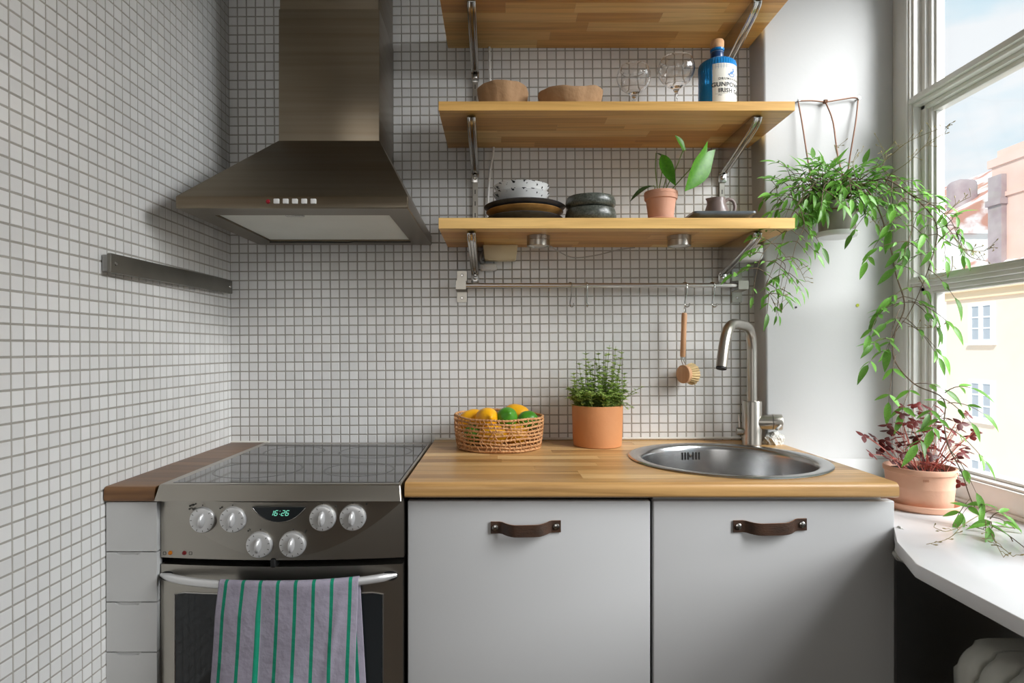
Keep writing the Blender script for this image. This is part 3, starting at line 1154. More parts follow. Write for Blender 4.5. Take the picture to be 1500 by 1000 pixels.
def bowed_plate(mb, outline_fn, x0, x1, n, yf, th, b=0.016, m=0):
    """front plate between zlo(x) and zhi(x), curved in plan"""
    vs, fs = [], []
    for i in range(n + 1):
        x = x0 + (x1 - x0) * i / n
        lo_, hi_, dy0, dy1 = outline_fn(x)
        y = yf - bow(x, b)
        vs += [(x, y - dy0, lo_), (x, y - dy1, hi_), (x, y - dy1 + th, hi_), (x, y - dy0 + th, lo_)]
    for i in range(n):
        a, c = i * 4, (i + 1) * 4
        for q in range(4):
            fs.append((a + q, a + (q + 1) % 4, c + (q + 1) % 4, c + q))
    fs += [(0, 3, 2, 1), (n * 4, n * 4 + 1, n * 4 + 2, n * 4 + 3)]
    return mb.add(vs, fs, m, True)


YP = -0.5235
ZP0, ZP1 = 0.7685, 0.8785
pan = bowed_plate(MB(), lambda x: (ZP0, ZP1, 0, 0), CX0, CX1, 40, YP, 0.02).build('control_panel', STEEL, ck, sharp=30)


# the curved facet: everything above an arc leans back a touch
def arc(x):
    u = (x - cxm) / chw
    return ZP0 + 0.004 + 0.104 * (abs(u) ** 2.0)


def ppt(px, py, lift=0.0):
    """point on the bowed panel front behind a pixel"""
    d = DB + YP - 0.012
    for _ in range(6):
        x = (px - VX) / F * d
        zz = CZ + (VY - py) / F * d
        f_ = 0.0006 + 0.10 * (zz - arc(x)) if arc(x) < zz < ZP1 else 0.0
        d = DB + YP - bow(x) - f_ - lift
    v = at(px, py, d)
    return v


vs, fs = [], []
n = 44
xa, xb = cxm - chw * 0.965, cxm + chw * 0.985
for i in range(n + 1):
    x = xa + (xb - xa) * i / n
    zl = min(arc(x), ZP1 - 0.0005)
    y = YP - bow(x)
    vs += [(x, y + 0.001, zl), (x, y - 0.0006, zl + 0.0003), (x, y - 0.0006 - 0.10 * (ZP1 - zl), ZP1), (x, y + 0.001, ZP1)]
for i in range(n):
    a, c = i * 4, (i + 1) * 4
    for q in range(4):
        fs.append((a + q, a + (q + 1) % 4, c + (q + 1) % 4, c + q))
fs += [(0, 3, 2, 1), (n * 4, n * 4 + 1, n * 4 + 2, n * 4 + 3)]
fac = MB().add(vs, fs, 0, True).build('curved_facet', STEEL, pan, sharp=30)


def knob(px, py, turn):
    p = ppt(px, py, 0.003)
    base = Matrix.Translation(p + Vector((0, 0.003, 0))) @ Matrix.Rotation(PI / 2, 4, 'X')
    k = MB().lathe([(0, -0.004), (0.0240, -0.004), (0.0243, 0.002), (0.0236, 0.0062), (0.0222, 0.0085), (0.0195, 0.0092), (0.0140, 0.0093), (0, 0.0088)], n=48, mat=base)
    kk = k.build('knob', SILVER, ck)
    gmb = MB()
    bm = bmesh.new()
    bmesh.ops.create_uvsphere(bm, u_segments=20, v_segments=12, radius=1)
    for v in bm.verts:
        v.co = Vector((v.co.x * 0.0058, v.co.y * 0.0140, v.co.z * 0.0125))
    gmb.bm(bm, mat=base @ Matrix.Rotation(turn, 4, 'Z') @ Matrix.Translation((0, 0, 0.0085)))
    gmb.build('grip', SILVER, kk)
    tk = MB()
    for q in range(10):
        a = turn + PI / 2 + 0.5 + q * 0.56
        m = base @ Matrix.Rotation(a, 4, 'Z') @ Matrix.Translation((0.0195, 0, 0.0093))
        vs_ = [m @ Vector(c) for c in ((-0.0016, -0.0005, 0), (0.0016, -0.0005, 0), (0.0016, 0.0005, 0), (-0.0016, 0.0005, 0), (-0.0016, -0.0005, 0.0002), (0.0016, -0.0005, 0.0002), (0.0016, 0.0005, 0.0002), (-0.0016, 0.0005, 0.0002))]
        tk.add(vs_, [(0, 3, 2, 1), (4, 5, 6, 7), (0, 1, 5, 4), (1, 2, 6, 5), (2, 3, 7, 6), (3, 0, 4, 7)])
    tk.build('tick_marks', MARK, kk)


for px, py in ((297.5, 761), (341.5, 760.5), (472.5, 758.5), (516.5, 758), (380, 797.5), (428.5, 797)):
    knob(px, py, -0.06)
# print beside the knobs: small burner signs
sg = MB()
for px, py, r in ((279, 740.5, 1.6), (284, 739, 1.4), (278, 745, 1.4), (283.5, 745.5, 1.6), (323, 744, 1.4), (492, 741.5, 1.5), (537, 738, 1.4), (448, 777, 1.4), (447, 780, 1.2), (364, 777, 1.3), (382, 775, 1.0), (430, 775, 1.0), (297, 739.5, 0.9), (341, 739.5, 0.9), (473, 737.5, 0.9), (517, 737, 0.9)):
    q = ppt(px, py, 0.0022)
    sg.lathe([(0, 0.0014), (r / 780, 0.0014), (r / 780, 0)], n=10, mat=Matrix.Translation(q) @ Matrix.Rotation(PI / 2, 4, 'X'))
tag(sg.build('burner_signs', MARK, pan), kind='stuff')
# clock display
dv, df = [], []
n = 28
for i in range(n + 1):
    px = 369.5 + 78 * i / n
    u = (px - 408.5) / 39
    lo_ = 764.5 - 21.0 * abs(u) ** 2.3
    a, b = ppt(px, 742.5, 0.0042), ppt(px, max(lo_, 743.0), 0.0042)
    dv += [b, a, a + Vector((0, 0.006, 0)), b + Vector((0, 0.006, 0))]
for i in range(n):
    a, c = i * 4, (i + 1) * 4
    for q in range(4):
        df.append((a + q, a + (q + 1) % 4, c + (q + 1) % 4, c + q))
df += [(0, 3, 2, 1), (n * 4, n * 4 + 1, n * 4 + 2, n * 4 + 3)]
disp = MB().add(dv, df, 0, True).build('clock_display', OVENG, ck, sharp=30)
rim = [ppt(369.5 + 78 * i / n, 742.5 + max(0.4, 22 - 21.0 * abs((78 * i / n - 39) / 39) ** 2.3), 0.0040) for i in range(n + 1)]
MB().tube(rim, 0.0013, 6).build('display_rim', CHROME, disp)
SEG = {'1': 'bc', '6': 'acdefg', '2': 'abged', ':': ''}
dg = MB()


def seg_bar(x0, y0, x1, y1, wpx=0.95):
    a, b = Vector((x0, y0, 0)), Vector((x1, y1, 0))
    d = (b - a).normalized()
    nrm = Vector((-d.y, d.x, 0)) * wpx / 2
    ps = [a - nrm, b - nrm, b + nrm, a + nrm]
    f_ = [ppt(p.x, p.y, 0.0049) for p in ps]
    bk = [q + Vector((0, 0.0008, 0)) for q in f_]
    dg.add(f_ + bk, [(0, 1, 2, 3), (7, 6, 5, 4), (0, 4, 5, 1), (1, 5, 6, 2), (2, 6, 7, 3), (3, 7, 4, 0)])


def digit(ch, ox, oy, wd=4.0, hh=3.6, slant=1.3):
    def q(x, y):   # y: 0 top, 2 bottom
        return ox + x * wd + slant * (1 - y) / 1.0, oy + (y - 1) * hh
    S = {'a': (0.1, 0, 0.9, 0), 'b': (1, 0.1, 1, 0.9), 'c': (1, 1.1, 1, 1.9), 'd': (0.1, 2, 0.9, 2), 'e': (0, 1.1, 0, 1.9), 'f': (0, 0.1, 0, 0.9), 'g': (0.1, 1, 0.9, 1)}
    for s_ in SEG[ch]:
        x0, y0, x1, y1 = S[s_]
        seg_bar(*q(x0, y0), *q(x1, y1))


digit('1', 396.2, 751.3)
digit('6', 402.4, 751.3)
digit('2', 412.6, 751.3)
digit('6', 418.7, 751.3)
seg_bar(409.8, 748.4, 410.4, 748.4, 1.2)
seg_bar(409.2, 753.0, 409.8, 753.0, 1.2)
dg.build('clock_digits', LED, disp)
for px, mm in ((249.5, AMBER), (270.0, REDL)):
    q = ppt(px, 809.5)
    MB().lathe([(0, 0.004), (0.0028, 0.0032), (0.0040, 0.0005), (0.0044, -0.002)], n=18, mat=Matrix.Translation(q) @ Matrix.Rotation(PI / 2, 4, 'X')).build('indicator_lamp', mm, ck)
sq = MB()
for ox in (277.0, 239.0):
    for a, b, c, d_ in ((0, 0, 4, 0), (4, 0, 4, 4), (4, 4, 0, 4), (0, 4, 0, 0)):
        p1, p2 = ppt(ox + a, 808 + b, 0.0003), ppt(ox + c, 808 + d_, 0.0003)
        sq.tube([p1, p2], 0.0005, 5)
sq.build('lamp_signs', MARK, pan)
# oven door
ZD0, ZD1 = 0.22, 0.7565
YD = -0.5245
door = bowed_plate(MB(), lambda x: (ZD0, ZD1, 0, 0), CX0 + 0.001, CX1 - 0.0015, 40, YD, 0.03).build('oven_door', STEEL, ck, sharp=30)
gx0, gx1 = -0.6055, -0.2160
vs, fs = [], []
n = 30
for i in range(n + 1):
    x = gx0 + (gx1 - gx0) * i / n
    e_ = min(x - gx0, gx1 - x)
    cr_ = 0.005
    top_ = 0.7045 - (cr_ - math.sqrt(max(0, cr_ ** 2 - (cr_ - min(e_, cr_)) ** 2)))
    y = YD - bow(x)
    vs += [(x, y - 0.0012, 0.30), (x, y - 0.0012, top_), (x, y + 0.002, top_), (x, y + 0.002, 0.30)]
for i in range(n):
    a, c = i * 4, (i + 1) * 4
    for q in range(4):
        fs.append((a + q, a + (q + 1) % 4, c + (q + 1) % 4, c + q))
fs += [(0, 3, 2, 1), (n * 4, n * 4 + 1, n * 4 + 2, n * 4 + 3)]
MB().add(vs, fs, 0, True).build('oven_window', OVENG, door, sharp=30)
et = [(gx0, YD - bow(gx0) - 0.001, 0.30), (gx0, YD - bow(gx0) - 0.001, 0.702)] + [(gx0 + (gx1 - gx0) * i / 20, YD - bow(gx0 + (gx1 - gx0) * i / 20) - 0.001, 0.7052) for i in range(1, 20)] + [(gx1, YD - bow(gx1) - 0.001, 0.702), (gx1, YD - bow(gx1) - 0.001, 0.30)]
MB().tube(et, 0.0011, 6).build('window_trim', STEEL_L, door)


def hbar(u):
    """centre line of the bowed oven handle"""
    x = -0.411 + 0.2205 * u
    b = 0.030 * (1 - abs(u) ** 2.6) ** 0.9 if abs(u) < 1 else 0
    return Vector((x, YD - bow(x) - 0.004 - b * 1.15, 0.7375 - 0.0012 * (1 - u * u)))


hp = [hbar(-1 + 2 * i / 40) for i in range(41)]
hr = [0.0076 * (0.35 + 0.65 * min(1, (1 - abs(-1 + 2 * i / 40)) * 9 + 0.15)) for i in range(41)]
MB().tube(hp, hr, 14, flat=0.8).build('door_handle', SILVER, door)
hl = MB()
for px, py in ((247, 843), (571, 842.5)):
    q = ppt(px, py)
    q = Vector((q.x, YD - bow(q.x), q.z))
    hl.lathe([(0.0, 0.0012), (0.0125, 0.0012), (0.0125, -0.002)], n=28, mat=Matrix.Translation(q) @ Matrix.Rotation(PI / 2, 4, 'X') @ Matrix.Diagonal((1.25, 0.72, 1, 1)))
hl.build('handle_recess', DARKM, door)
q = ppt(400.5, 822)
MB().bbox((q.x - 0.005, q.y - 0.004, q.z - 0.011), (q.x + 0.005, q.y + 0.03, q.z + 0.006), 0.003, 3).build('door_latch', DARKM, ck)
MB().bbox((CX0 + 0.002, YD + 0.0, 0.06), (CX1 - 0.002, YD + 0.03, 0.213), 0.003).build('plinth_drawer', STEEL, ck)

# ================================================================== TEA TOWEL
def towel():
    NW, NP = 150, 70
    xl, xr = (326 - VX) / 808, (525 - VX) / 808
    vs, uvs, fs = [], [], []
    for i in range(NP + 1):
        t = i / NP
        for jx in range(NW + 1):
            u = jx / NW
            x = xl + (xr - xl) * u
            uu = (x + 0.411) / 0.2205
            c = hbar(uu)
            ry, rz = 0.0072, 0.0088
            if t < 0.30:                       # behind the bar, hanging down
                s = (0.30 - t) / 0.30
                z = c.z - s * 0.30
                y = c.y + ry + 0.002 * math.sin(u * 9) * s - 0.0
                y = min(y, YD - bow(x) - 0.0026)
                x2 = x + s * (0.013 * u + 0.004)
            elif t < 0.40:
                a = PI * (t - 0.30) / 0.10
                y = c.y + ry * math.cos(a)
                z = c.z + rz * math.sin(a)
                x2 = x
            else:
                s = (t - 0.40) / 0.60
                z = c.z - s * 0.42
                # folds: a doubled strip on the left ending in a step, soft waves to the right
                step = 1 / (1 + math.exp((u - 0.315) * 420))
                y = c.y - ry - 0.0075 * step * min(1, s * 9) - 0.004 * math.sin(u * 14 + 1.3 * s) * s - 0.005 * s * (1 - step) * math.sin(u * 6.5 + 0.8)
                y -= 0.004 * math.exp(-((u - 0.86 + 0.25 * (s - 0.15)) / 0.03) ** 2) * min(1, s * 5) * max(0, 1 - s * 1.4)
                y -= 0.012 * s
                x2 = x - 0.016 * s * (1 - 0.45 * u) - 0.003 * step * s + 0.002 * math.sin(s * 9 + u * 2) * s
            vs.append((x2, y, z))
            uvs.append((u * 0.985 + 0.005, t))
    for i in range(NP):
        for jx in range(NW):
            a = i * (NW + 1) + jx
            fs.append((a, a + 1, a + NW + 2, a + NW + 1))
    org = Vector((-0.411, -0.575, 0.35))
    me = bpy.data.meshes.new('tea_towel')
    me.from_pydata([Vector(v) - org for v in vs], [], fs)
    me.materials.append(TOWEL)
    ul = me.uv_layers.new(name='UVMap')
    for l in me.loops:
        ul.data[l.index].uv = uvs[l.vertex_index]
    me.polygons.foreach_set('use_smooth', [True] * len(me.polygons))
    o = bpy.data.objects.new('tea_towel', me)
    C.objects.link(o)
    o.location = org
    sm = o.modifiers.new('thick', 'SOLIDIFY')
    sm.thickness = 0.0014
    sm.offset = 0
    tag(o, 'pale lilac tea towel with thin green stripes hanging over oven handle', 'towel')


towel()

# ================================================================== COOKER HOOD
hd = thing('cooker_hood', 'brushed steel chimney cooker hood on tiled wall above the hob', 'cooker hood', (-0.418, -0.2, 1.4457))
hx0, hx1, hy0, hy1 = -0.656, -0.1835, -0.4335, -0.002
hz0, hz1 = 1.4457, 1.4695
kx0, kx1, ky0, kz = -0.532, -0.2880, -0.1995, 1.664
bm = bmesh.new()


def ringv(pts):
    return [bm.verts.new(p) for p in pts]


q0 = ringv([(hx0, hy0, hz0), (hx1, hy0, hz0), (hx1, hy1, hz0), (hx0, hy1, hz0)])
q1 = ringv([(hx0, hy0, hz1), (hx1, hy0, hz1), (hx1, hy1, hz1), (hx0, hy1, hz1)])
q2 = ringv([(kx0, ky0, kz), (kx1, ky0, kz), (kx1, hy1, kz), (kx0, hy1, kz)])
fx0, fx1, fy0, fy1 = -0.606, -0.2330, -0.370, -0.062
qi = ringv([(fx0, fy0, hz0), (fx1, fy0, hz0), (fx1, fy1, hz0), (fx0, fy1, hz0)])
qj = ringv([(fx0, fy0, hz0 + 0.012), (fx1, fy0, hz0 + 0.012), (fx1, fy1, hz0 + 0.012), (fx0, fy1, hz0 + 0.012)])
for a, b in ((q0, q1), (q1, q2), (qi, q0), (qj, qi)):
    for i in range(4):
        k = (i + 1) % 4
        bm.faces.new((a[i], a[k], b[k], b[i]))
bm.faces.new(q2)
eg = [e for e in bm.edges if (e.verts[0] in q0 and e.verts[1] in q0) or (e.verts[0] in q1 and e.verts[1] in q1) or (e.verts[0] in q0 + q1 and e.verts[1] in q0 + q1)]
bmesh.ops.bevel(bm, geom=eg, offset=0.002, segments=2, affect='EDGES', profile=0.5)
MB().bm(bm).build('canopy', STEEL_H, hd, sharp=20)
ft = MB().bbox((fx0 + 0.001, fy0 + 0.001, hz0 + 0.004), (fx1 - 0.001, fy1 - 0.001, hz0 + 0.0105), 0.001, 1).build('grease_filter', FILT, hd)
MB().bbox((-0.46, fy0 + 0.010, hz0 + 0.001), (-0.42, fy0 + 0.020, hz0 + 0.006), 0.001).build('filter_catch', CHROME, ft)
MB().tube([(fx0 - 0.002, fy1 + 0.006, hz0 - 0.001), (-0.40, fy1 + 0.008, hz0 - 0.002), (-0.385, fy1 + 0.003, hz0 - 0.001), (fx1, fy1 + 0.006, hz0 - 0.001)], 0.0014, 6).build('filter_edge', DARKM, ft)
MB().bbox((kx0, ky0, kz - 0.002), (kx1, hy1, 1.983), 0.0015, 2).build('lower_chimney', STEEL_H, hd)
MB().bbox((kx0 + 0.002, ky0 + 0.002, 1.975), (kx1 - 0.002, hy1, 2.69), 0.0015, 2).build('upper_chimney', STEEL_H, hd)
yb = hy0 - 0.0005
sb = 721.0
for px in (405.5, 419, 432.5, 446, 459.5):
    q = at(px, 295, F / sb)
    MB().bbox((q.x - 0.0055, yb - 0.004, q.z - 0.005), (q.x + 0.0055, yb + 0.003, q.z + 0.005), 0.0012, 2).build('push_button', WHITEP, hd)
q = at(392.5, 295, F / sb)
MB().lathe([(0, 0.003), (0.003, 0.0026), (0.005, 0)], n=16, mat=Matrix.Translation((q.x, yb + 0.001, q.z)) @ Matrix.Rotation(PI / 2, 4, 'X')).build('indicator_lamp', Mt('red_button_lens', srgb(150, 14, 34), 0.3), hd)

# ================================================================== KNIFE RACK
kr = thing('knife_rack', 'long dark grey magnetic knife rack on the left tiled wall', 'knife rack', (XL, -0.29, 1.325))
km = Matrix.Translation((0, 0, 0))
p1, p2 = at(149, 384.5, 1.110), at(330, 420.5, 1.6176)
d = (p2 - p1)
ang = math.atan2(d.z, d.y)
L_ = math.hypot(d.y, d.z)
mm = Matrix.Translation(((XL - 0.0045 + 0.012), p1.y, p1.z)) @ Matrix.Rotation(ang, 4, 'X')
kb = MB().bbox((0.004, 0, -0.0180), (0.012, L_, 0.0180), 0.0018, 2, mat=mm)
kb.build('bar', Mt('magnet_steel', (0.26, 0.25, 0.22, 1), 0.42, 1.0, var=(9, (0.18, 0.17, 0.15, 1), 0.3)), kr)
MB().bbox((-0.008, 0.004, -0.0155), (0.004, L_ - 0.004, 0.0155), 0.001, 1, mat=mm).build('backing_strip', CARC, kr)
for u in (0.014, L_ - 0.014):
    MB().lathe([(0, 0.0016), (0.003, 0.0014), (0.0042, 0)], n=16, mat=mm @ Matrix.Translation((0.012, u, 0.0)) @ Matrix.Rotation(PI / 2, 4, 'Y')).build('screw', CHROME, kr)
# ================================================================== SHELVES AND BRACKETS
SHX0, SHX1, SHY = -0.1385, 0.6875, -0.262
shelf_z = [(1.4395, 1.4638), (1.7126, 1.7335), (1.9870, 2.0100)]
names = ['lowest oak shelf, holding the plates, small potted plant and jug', 'middle oak shelf, holding brown bowls, drinking glasses and blue bottle', 'topmost oak shelf above the brown bowls and blue bottle']
r3 = random.Random(21)
for (z0, z1), lb in zip(shelf_z, names):
    sh = thing('wall_shelf', lb, 'shelf', ((SHX0 + SHX1) / 2, -0.13, z0), 'oak wall shelves')
    staves(sh, OAK, SHX0, SHX1, SHY, -0.0025, 6, z0, z1, (0.16, 0.40), r3, 0.0)


def bracket(x, zs, label):
    """zs: underside of its shelf"""
    b = thing('shelf_bracket', label, 'bracket', (x, -0.01, zs - 0.0795), 'steel shelf brackets')
    m = MB()
    hw = 0.0105
    yw = -0.0095
    prof = [(yw, zs - 0.0005), (-0.232, zs - 0.0005), (-0.238, zs - 0.006), (-0.232, zs - 0.016), (-0.19, zs - 0.032), (yw - 0.014, zs - 0.072), (yw, zs - 0.076)]
    # two webs and a rounded front flange
    m.prism(prof, 0, x - hw * 0.95, x - hw * 0.55)
    m.prism(prof, 0, x + hw * 0.55, x + hw * 0.95)
    m.build('web', CHROME, b)
    fl = MB()
    line = [(-0.236, zs - 0.007), (-0.233, zs - 0.014), (-0.21, zs - 0.0245), (-0.12, zs - 0.0495), (yw - 0.016, zs - 0.0745)]
    for sx in (-1, 1):
        fl.tube([(x + sx * hw * 0.62, y, z) for y, z in line], 0.0038, 10)
    fl.prism([(-0.236, zs - 0.006), (-0.233, zs - 0.0125), (-0.21, zs - 0.0235), (-0.12, zs - 0.0485), (yw - 0.013, zs - 0.0735), (yw - 0.011, zs - 0.071), (-0.12, zs - 0.046), (-0.21, zs - 0.021), (-0.231, zs - 0.010)], 0, x - hw * 0.62, x + hw * 0.62)
    fl.build('flange', CHROME, b)
    lg = MB().bbox((x - hw, yw - 0.003, zs - 0.098), (x + hw, yw + 0.0005, zs - 0.066), 0.001, 2)
    lg.build('lug', CHROME, b)
    MB().lathe([(0, 0.0045), (0.0032, 0.0042), (0.0055, 0.002), (0.006, 0)], n=18, mat=Matrix.Translation((x, yw - 0.003, zs - 0.085)) @ Matrix.Rotation(PI / 2, 4, 'X')).build('screw', STEEL_L, b)
    return b


LBX, RBX = -0.0635, 0.6125
for (z0, z1), nm in zip(shelf_z, ('lowest', 'middle', 'topmost')):
    bracket(LBX, z0, 'left-hand steel bracket under the %s oak shelf' % nm)
    bracket(RBX, z0, 'right-hand steel bracket under the %s oak shelf' % nm)
for x, lb in ((LBX, 'upright steel shelf track on the tiles nearer the cooker hood'), (RBX, 'upright steel shelf track on the tiles nearer the window')):
    t = thing('shelf_track', lb, 'track', (x, -0.004, 1.345), 'steel shelf tracks')
    m = MB()
    m.bbox((x - 0.0075, -0.0095, 1.338), (x + 0.0075, -0.0015, 2.3), 0.001, 1)
    m.build('rail', STEEL, t)
    s_ = MB()
    z = 1.36
    while z < 2.0:
        s_.bbox((x - 0.0012, -0.0100, z), (x + 0.0012, -0.0090, z + 0.012), 0.0004, 1)
        z += 0.032
    s_.build('slots', HOLE, t)

cab = MB()
pts = [at(714, 322, 1.646), at(715, 290, 1.646), at(718, 250, 1.646), at(723, 215, 1.646), at(720, 150, 1.646), at(717, 100, 1.646), at(717, 40, 1.646), at(717, 0, 1.646)]
pts[0] = at(712, 372, 1.646)
o = cab.tube(smooth_path(pts), 0.0031, 8).build('wall_cable', CABLE, loc=pts[-1])
tag(o, 'thin white cable running up the tiles behind the shelves', 'cable')

# under-shelf parts
zs = shelf_z[0][0]
jb = thing('junction_box', 'cream plastic junction box under the lowest shelf beside the bracket', 'junction box', (0.004, -0.05, zs - 0.04))
bm = bmesh.new()
bmesh.ops.create_cube(bm, size=1)
for v in bm.verts:
    tp = v.co.z > 0
    v.co = Vector((0.005 + v.co.x * (0.0945 if tp else 0.084), -0.028 + v.co.y * 0.042, zs - 0.0005 - (0 if tp else 0.0400)))
bmesh.ops.bevel(bm, geom=list(bm.edges), offset=0.003, segments=2, affect='EDGES', profile=0.5)
MB().bm(bm).build('housing', BEIGE, jb)
MB().bbox((-0.028, -0.0495, zs - 0.042), (0.036, -0.046, zs - 0.037), 0.001).build('lid_clips', BEIGE, jb)
pg = thing('plug_adapter', 'white ridged plug with grey cable tucked beside the cream box', 'plug', (-0.03, -0.02, zs - 0.06))
m = MB().bbox((-0.050, -0.030, zs - 0.066), (-0.004, -0.003, zs - 0.048), 0.005, 3)
m.build('plug_body', WHITEP, pg)
rb = MB()
for k in range(5):
    rb.bbox((-0.050 + k * 0.0042, -0.0315, zs - 0.064), (-0.048 + k * 0.0042, -0.028, zs - 0.05), 0.0007, 1)
rb.build('grip_ribs', WHITEP, pg)
MB().tube(smooth_path([(-0.038, -0.014, zs - 0.05), (-0.049, -0.022, zs - 0.038), (-0.046, -0.028, zs - 0.022), (-0.036, -0.024, zs - 0.012), (-0.028, -0.018, zs - 0.02), (-0.030, -0.014, zs - 0.04)]), 0.0046, 8).build('cable', CABLE_G, pg)
tf = thing('transformer', 'white rounded transformer box behind the window-side bracket', 'transformer', (0.655, -0.05, zs - 0.045))
MB().bbox((0.622, -0.080, zs - 0.047), (0.699, -0.018, zs - 0.002), 0.014, 4).build('housing', WHITEP, tf)

for px, nm in ((788.5, 'small round steel lamp under the lowest shelf, beside the cream box'), (995, 'small round steel lamp under the lowest shelf, above the hanging dish brush')):
    d = 1.488
    x = (px - VX) / F * d
    pk = thing('puck_lamp', nm, 'lamp', (x, d - DB, zs - 0.026), 'round under-shelf lamps')
    m = MB().lathe([(0.0, 0.0255), (0.0285, 0.0255), (0.0285, 0.016), (0.0275, 0.0155), (0.0275, 0.0145), (0.0285, 0.014), (0.0285, 0.001), (0.0275, 0.0), (0.0245, 0.0), (0.0243, 0.002)], (x, d - DB, zs - 0.0258), 40)
    m.build('housing', NICKEL, pk)
    MB().lathe([(0, 0.0012), (0.018, 0.0014), (0.0244, 0.0022), (0.0244, 0.004), (0, 0.004)], (x, d - DB, zs - 0.0258), 32).build('lens', PUCKG, pk)
o = MB().tube(smooth_path([at(806, 360, 1.50), at(818, 368, 1.52), at(840, 377, 1.545), at(872, 374, 1.56), at(905, 366, 1.575), at(930, 362.5, 1.59)]), 0.0016, 6).build('lamp_cable', CABLE_G, loc=at(840, 377, 1.545))
tag(o, 'thin grey lamp cable sagging below the lowest shelf between two round lamps', 'cable')

# ================================================================== HANGING RAIL, HOOKS, BRUSH
hr_ = thing('utensil_rail', 'horizontal steel utensil rail on the tiles below the lowest shelf', 'rail', (0.28, -0.04, 1.33))
ZR, YR = 1.16 + 93.3 / 545, -0.038
xl, xr = (684 - VX) / 545, (1079 - VX) / 545
MB().cyl((xl - 0.012, YR, ZR), (xr + 0.006, YR, ZR), 0.0062, 20).build('rod', STEEL_L, hr_)


def rail_plate(xc):
    """hat-shaped plate: two screw lugs on the wall and a raised middle"""
    hw = 0.0135
    t = 0.0025
    pr = [(-0.0022, 0.043), (-0.0022, 0.013), (-0.047, 0.0095), (-0.047, -0.0095), (-0.0022, -0.013), (-0.0022, -0.043)]
    pr2 = [(y - t, z) for y, z in pr]
    pr2[1] = (pr[1][0] - t, pr[1][1] + 0.002)
    pr2[4] = (pr[4][0] - t, pr[4][1] - 0.002)
    pr2[2] = (pr[2][0] - t, pr[2][1] + 0.002)
    pr2[3] = (pr[3][0] - t, pr[3][1] - 0.002)
    m = MB()
    poly = [(y, z + ZR) for y, z in pr] + [(y, z + ZR) for y, z in reversed(pr2)]
    bm = bmesh.new()
    A = [bm.verts.new((xc - hw, y, z)) for y, z in poly]
    B = [bm.verts.new((xc + hw, y, z)) for y, z in poly]
    k = len(poly)
    for i in range(k):
        j = (i + 1) % k
        bm.faces.new((A[i], A[j], B[j], B[i]))
    for i in range(5):
        bm.faces.new((A[i], A[i + 1], A[k - 2 - i], A[k - 1 - i]))
        bm.faces.new((B[i], B[k - 1 - i], B[k - 2 - i], B[i + 1]))
    m.bm(bm, smooth=False)
    o = m.build('end_plate', STEEL, hr_)
    for dz in (0.031, -0.031):
        MB().lathe([(0, 0.002), (0.003, 0.0018), (0.0042, 0)], n=16, mat=Matrix.Translation((xc, -0.0047, ZR + dz)) @ Matrix.Rotation(PI / 2, 4, 'X')).build('screw', CHROME, o)


rail_plate((676.5 - VX) / 535)
rail_plate((1080.5 - VX) / 535)


def s_hook(px, label, ry, low=True):
    x = (px - VX) / 545
    pts = []
    for a in range(200, -30, -20):                 # over the rod
        a = math.radians(a)
        pts.append((0.0080 * math.cos(a), 0, 0.0078 * math.sin(a)))
    pts += [(0.0076, 0, -0.012), (0.0050, 0, -0.028), (0.0010, 0, -0.044)]
    for a in range(170, 375, 22):
        a = math.radians(a)
        pts.append((0.0078 + 0.0075 * math.cos(a), 0, -0.050 + 0.0085 * math.sin(a)))
    # lies in the y-z plane over the rod, then twisted a little
    m = Matrix.Translation((x, YR, ZR)) @ Matrix.Rotation(ry, 4, 'Z') @ Matrix.Rotation(PI / 2, 4, 'Z')
    pp = [m @ Vector((-p[0], p[1], p[2])) for p in pts]
    o = MB().tube(smooth_path(pp, 3), 0.0016, 8).build('hook', CHROME, loc=(x, YR, ZR))
    tag(o, label, 'hook', 'hooks on the utensil rail')
    return x


s_hook(835, 'empty steel hook on the rail, first from the cooker side', 0.55)
s_hook(859.5, 'empty steel hook seen edge on, second from the cooker side', 0.05)
hx = s_hook(1003, 'steel hook on the rail that carries the dish brush', 0.7)
s_hook(1043, 'empty steel hook at the faucet end of the rail', 0.7)

d = 1.606
br = thing('dish_brush', 'round wooden dish brush hanging from a rail hook beside the faucet', 'brush', at(1001, 460, d))
pa, pb = at(1002.5, 458, d), at(1000, 524, d + 0.004)
dirv = (pb - pa)
hp_ = [pa + dirv * t for t in (0, 0.03, 0.1, 0.3, 0.55, 0.8, 0.95, 1.0)]
MB().tube(hp_, [0.0055, 0.0072, 0.0074, 0.0070, 0.0072, 0.0072, 0.0070, 0.0055], 16).build('handle', BEECH, br)
MB().tube(smooth_path([pa, at(1003.5, 453, d), at(1004, 449, d), at(1002.5, 449, d + 0.002), at(1002, 454, d + 0.001), pa]), 0.0009, 6).build('hanging_loop', CHROME, br)
hc = at(1004.5, 548, d + 0.006)
nk = MB()
for s_ in (-1, 1):
    nk.tube(smooth_path([pb + Vector((0.0025 * s_, 0, 0.002)), pb + Vector((0.003 * s_, 0, -0.008)), hc + Vector((0.004 * s_, 0, 0.018))]), 0.0011, 6)
nk.tube([pb + Vector((0, 0, 0.003)), pb + Vector((0, 0, -0.0035))], 0.0062, 14)
nk.build('wire_neck', CHROME, br)
ax = Vector((0.80, 0.42, -0.06)).normalized()
fm = frame(hc - ax * 0.006, (0, 0, 1), ax)
MB().lathe([(0, -0.006), (0.0225, -0.006), (0.0245, -0.0045), (0.0245, 0.005), (0.0235, 0.0065), (0, 0.0065)], n=36, mat=fm).build('head', BEECH, br)
bs = MB()
r4 = random.Random(3)
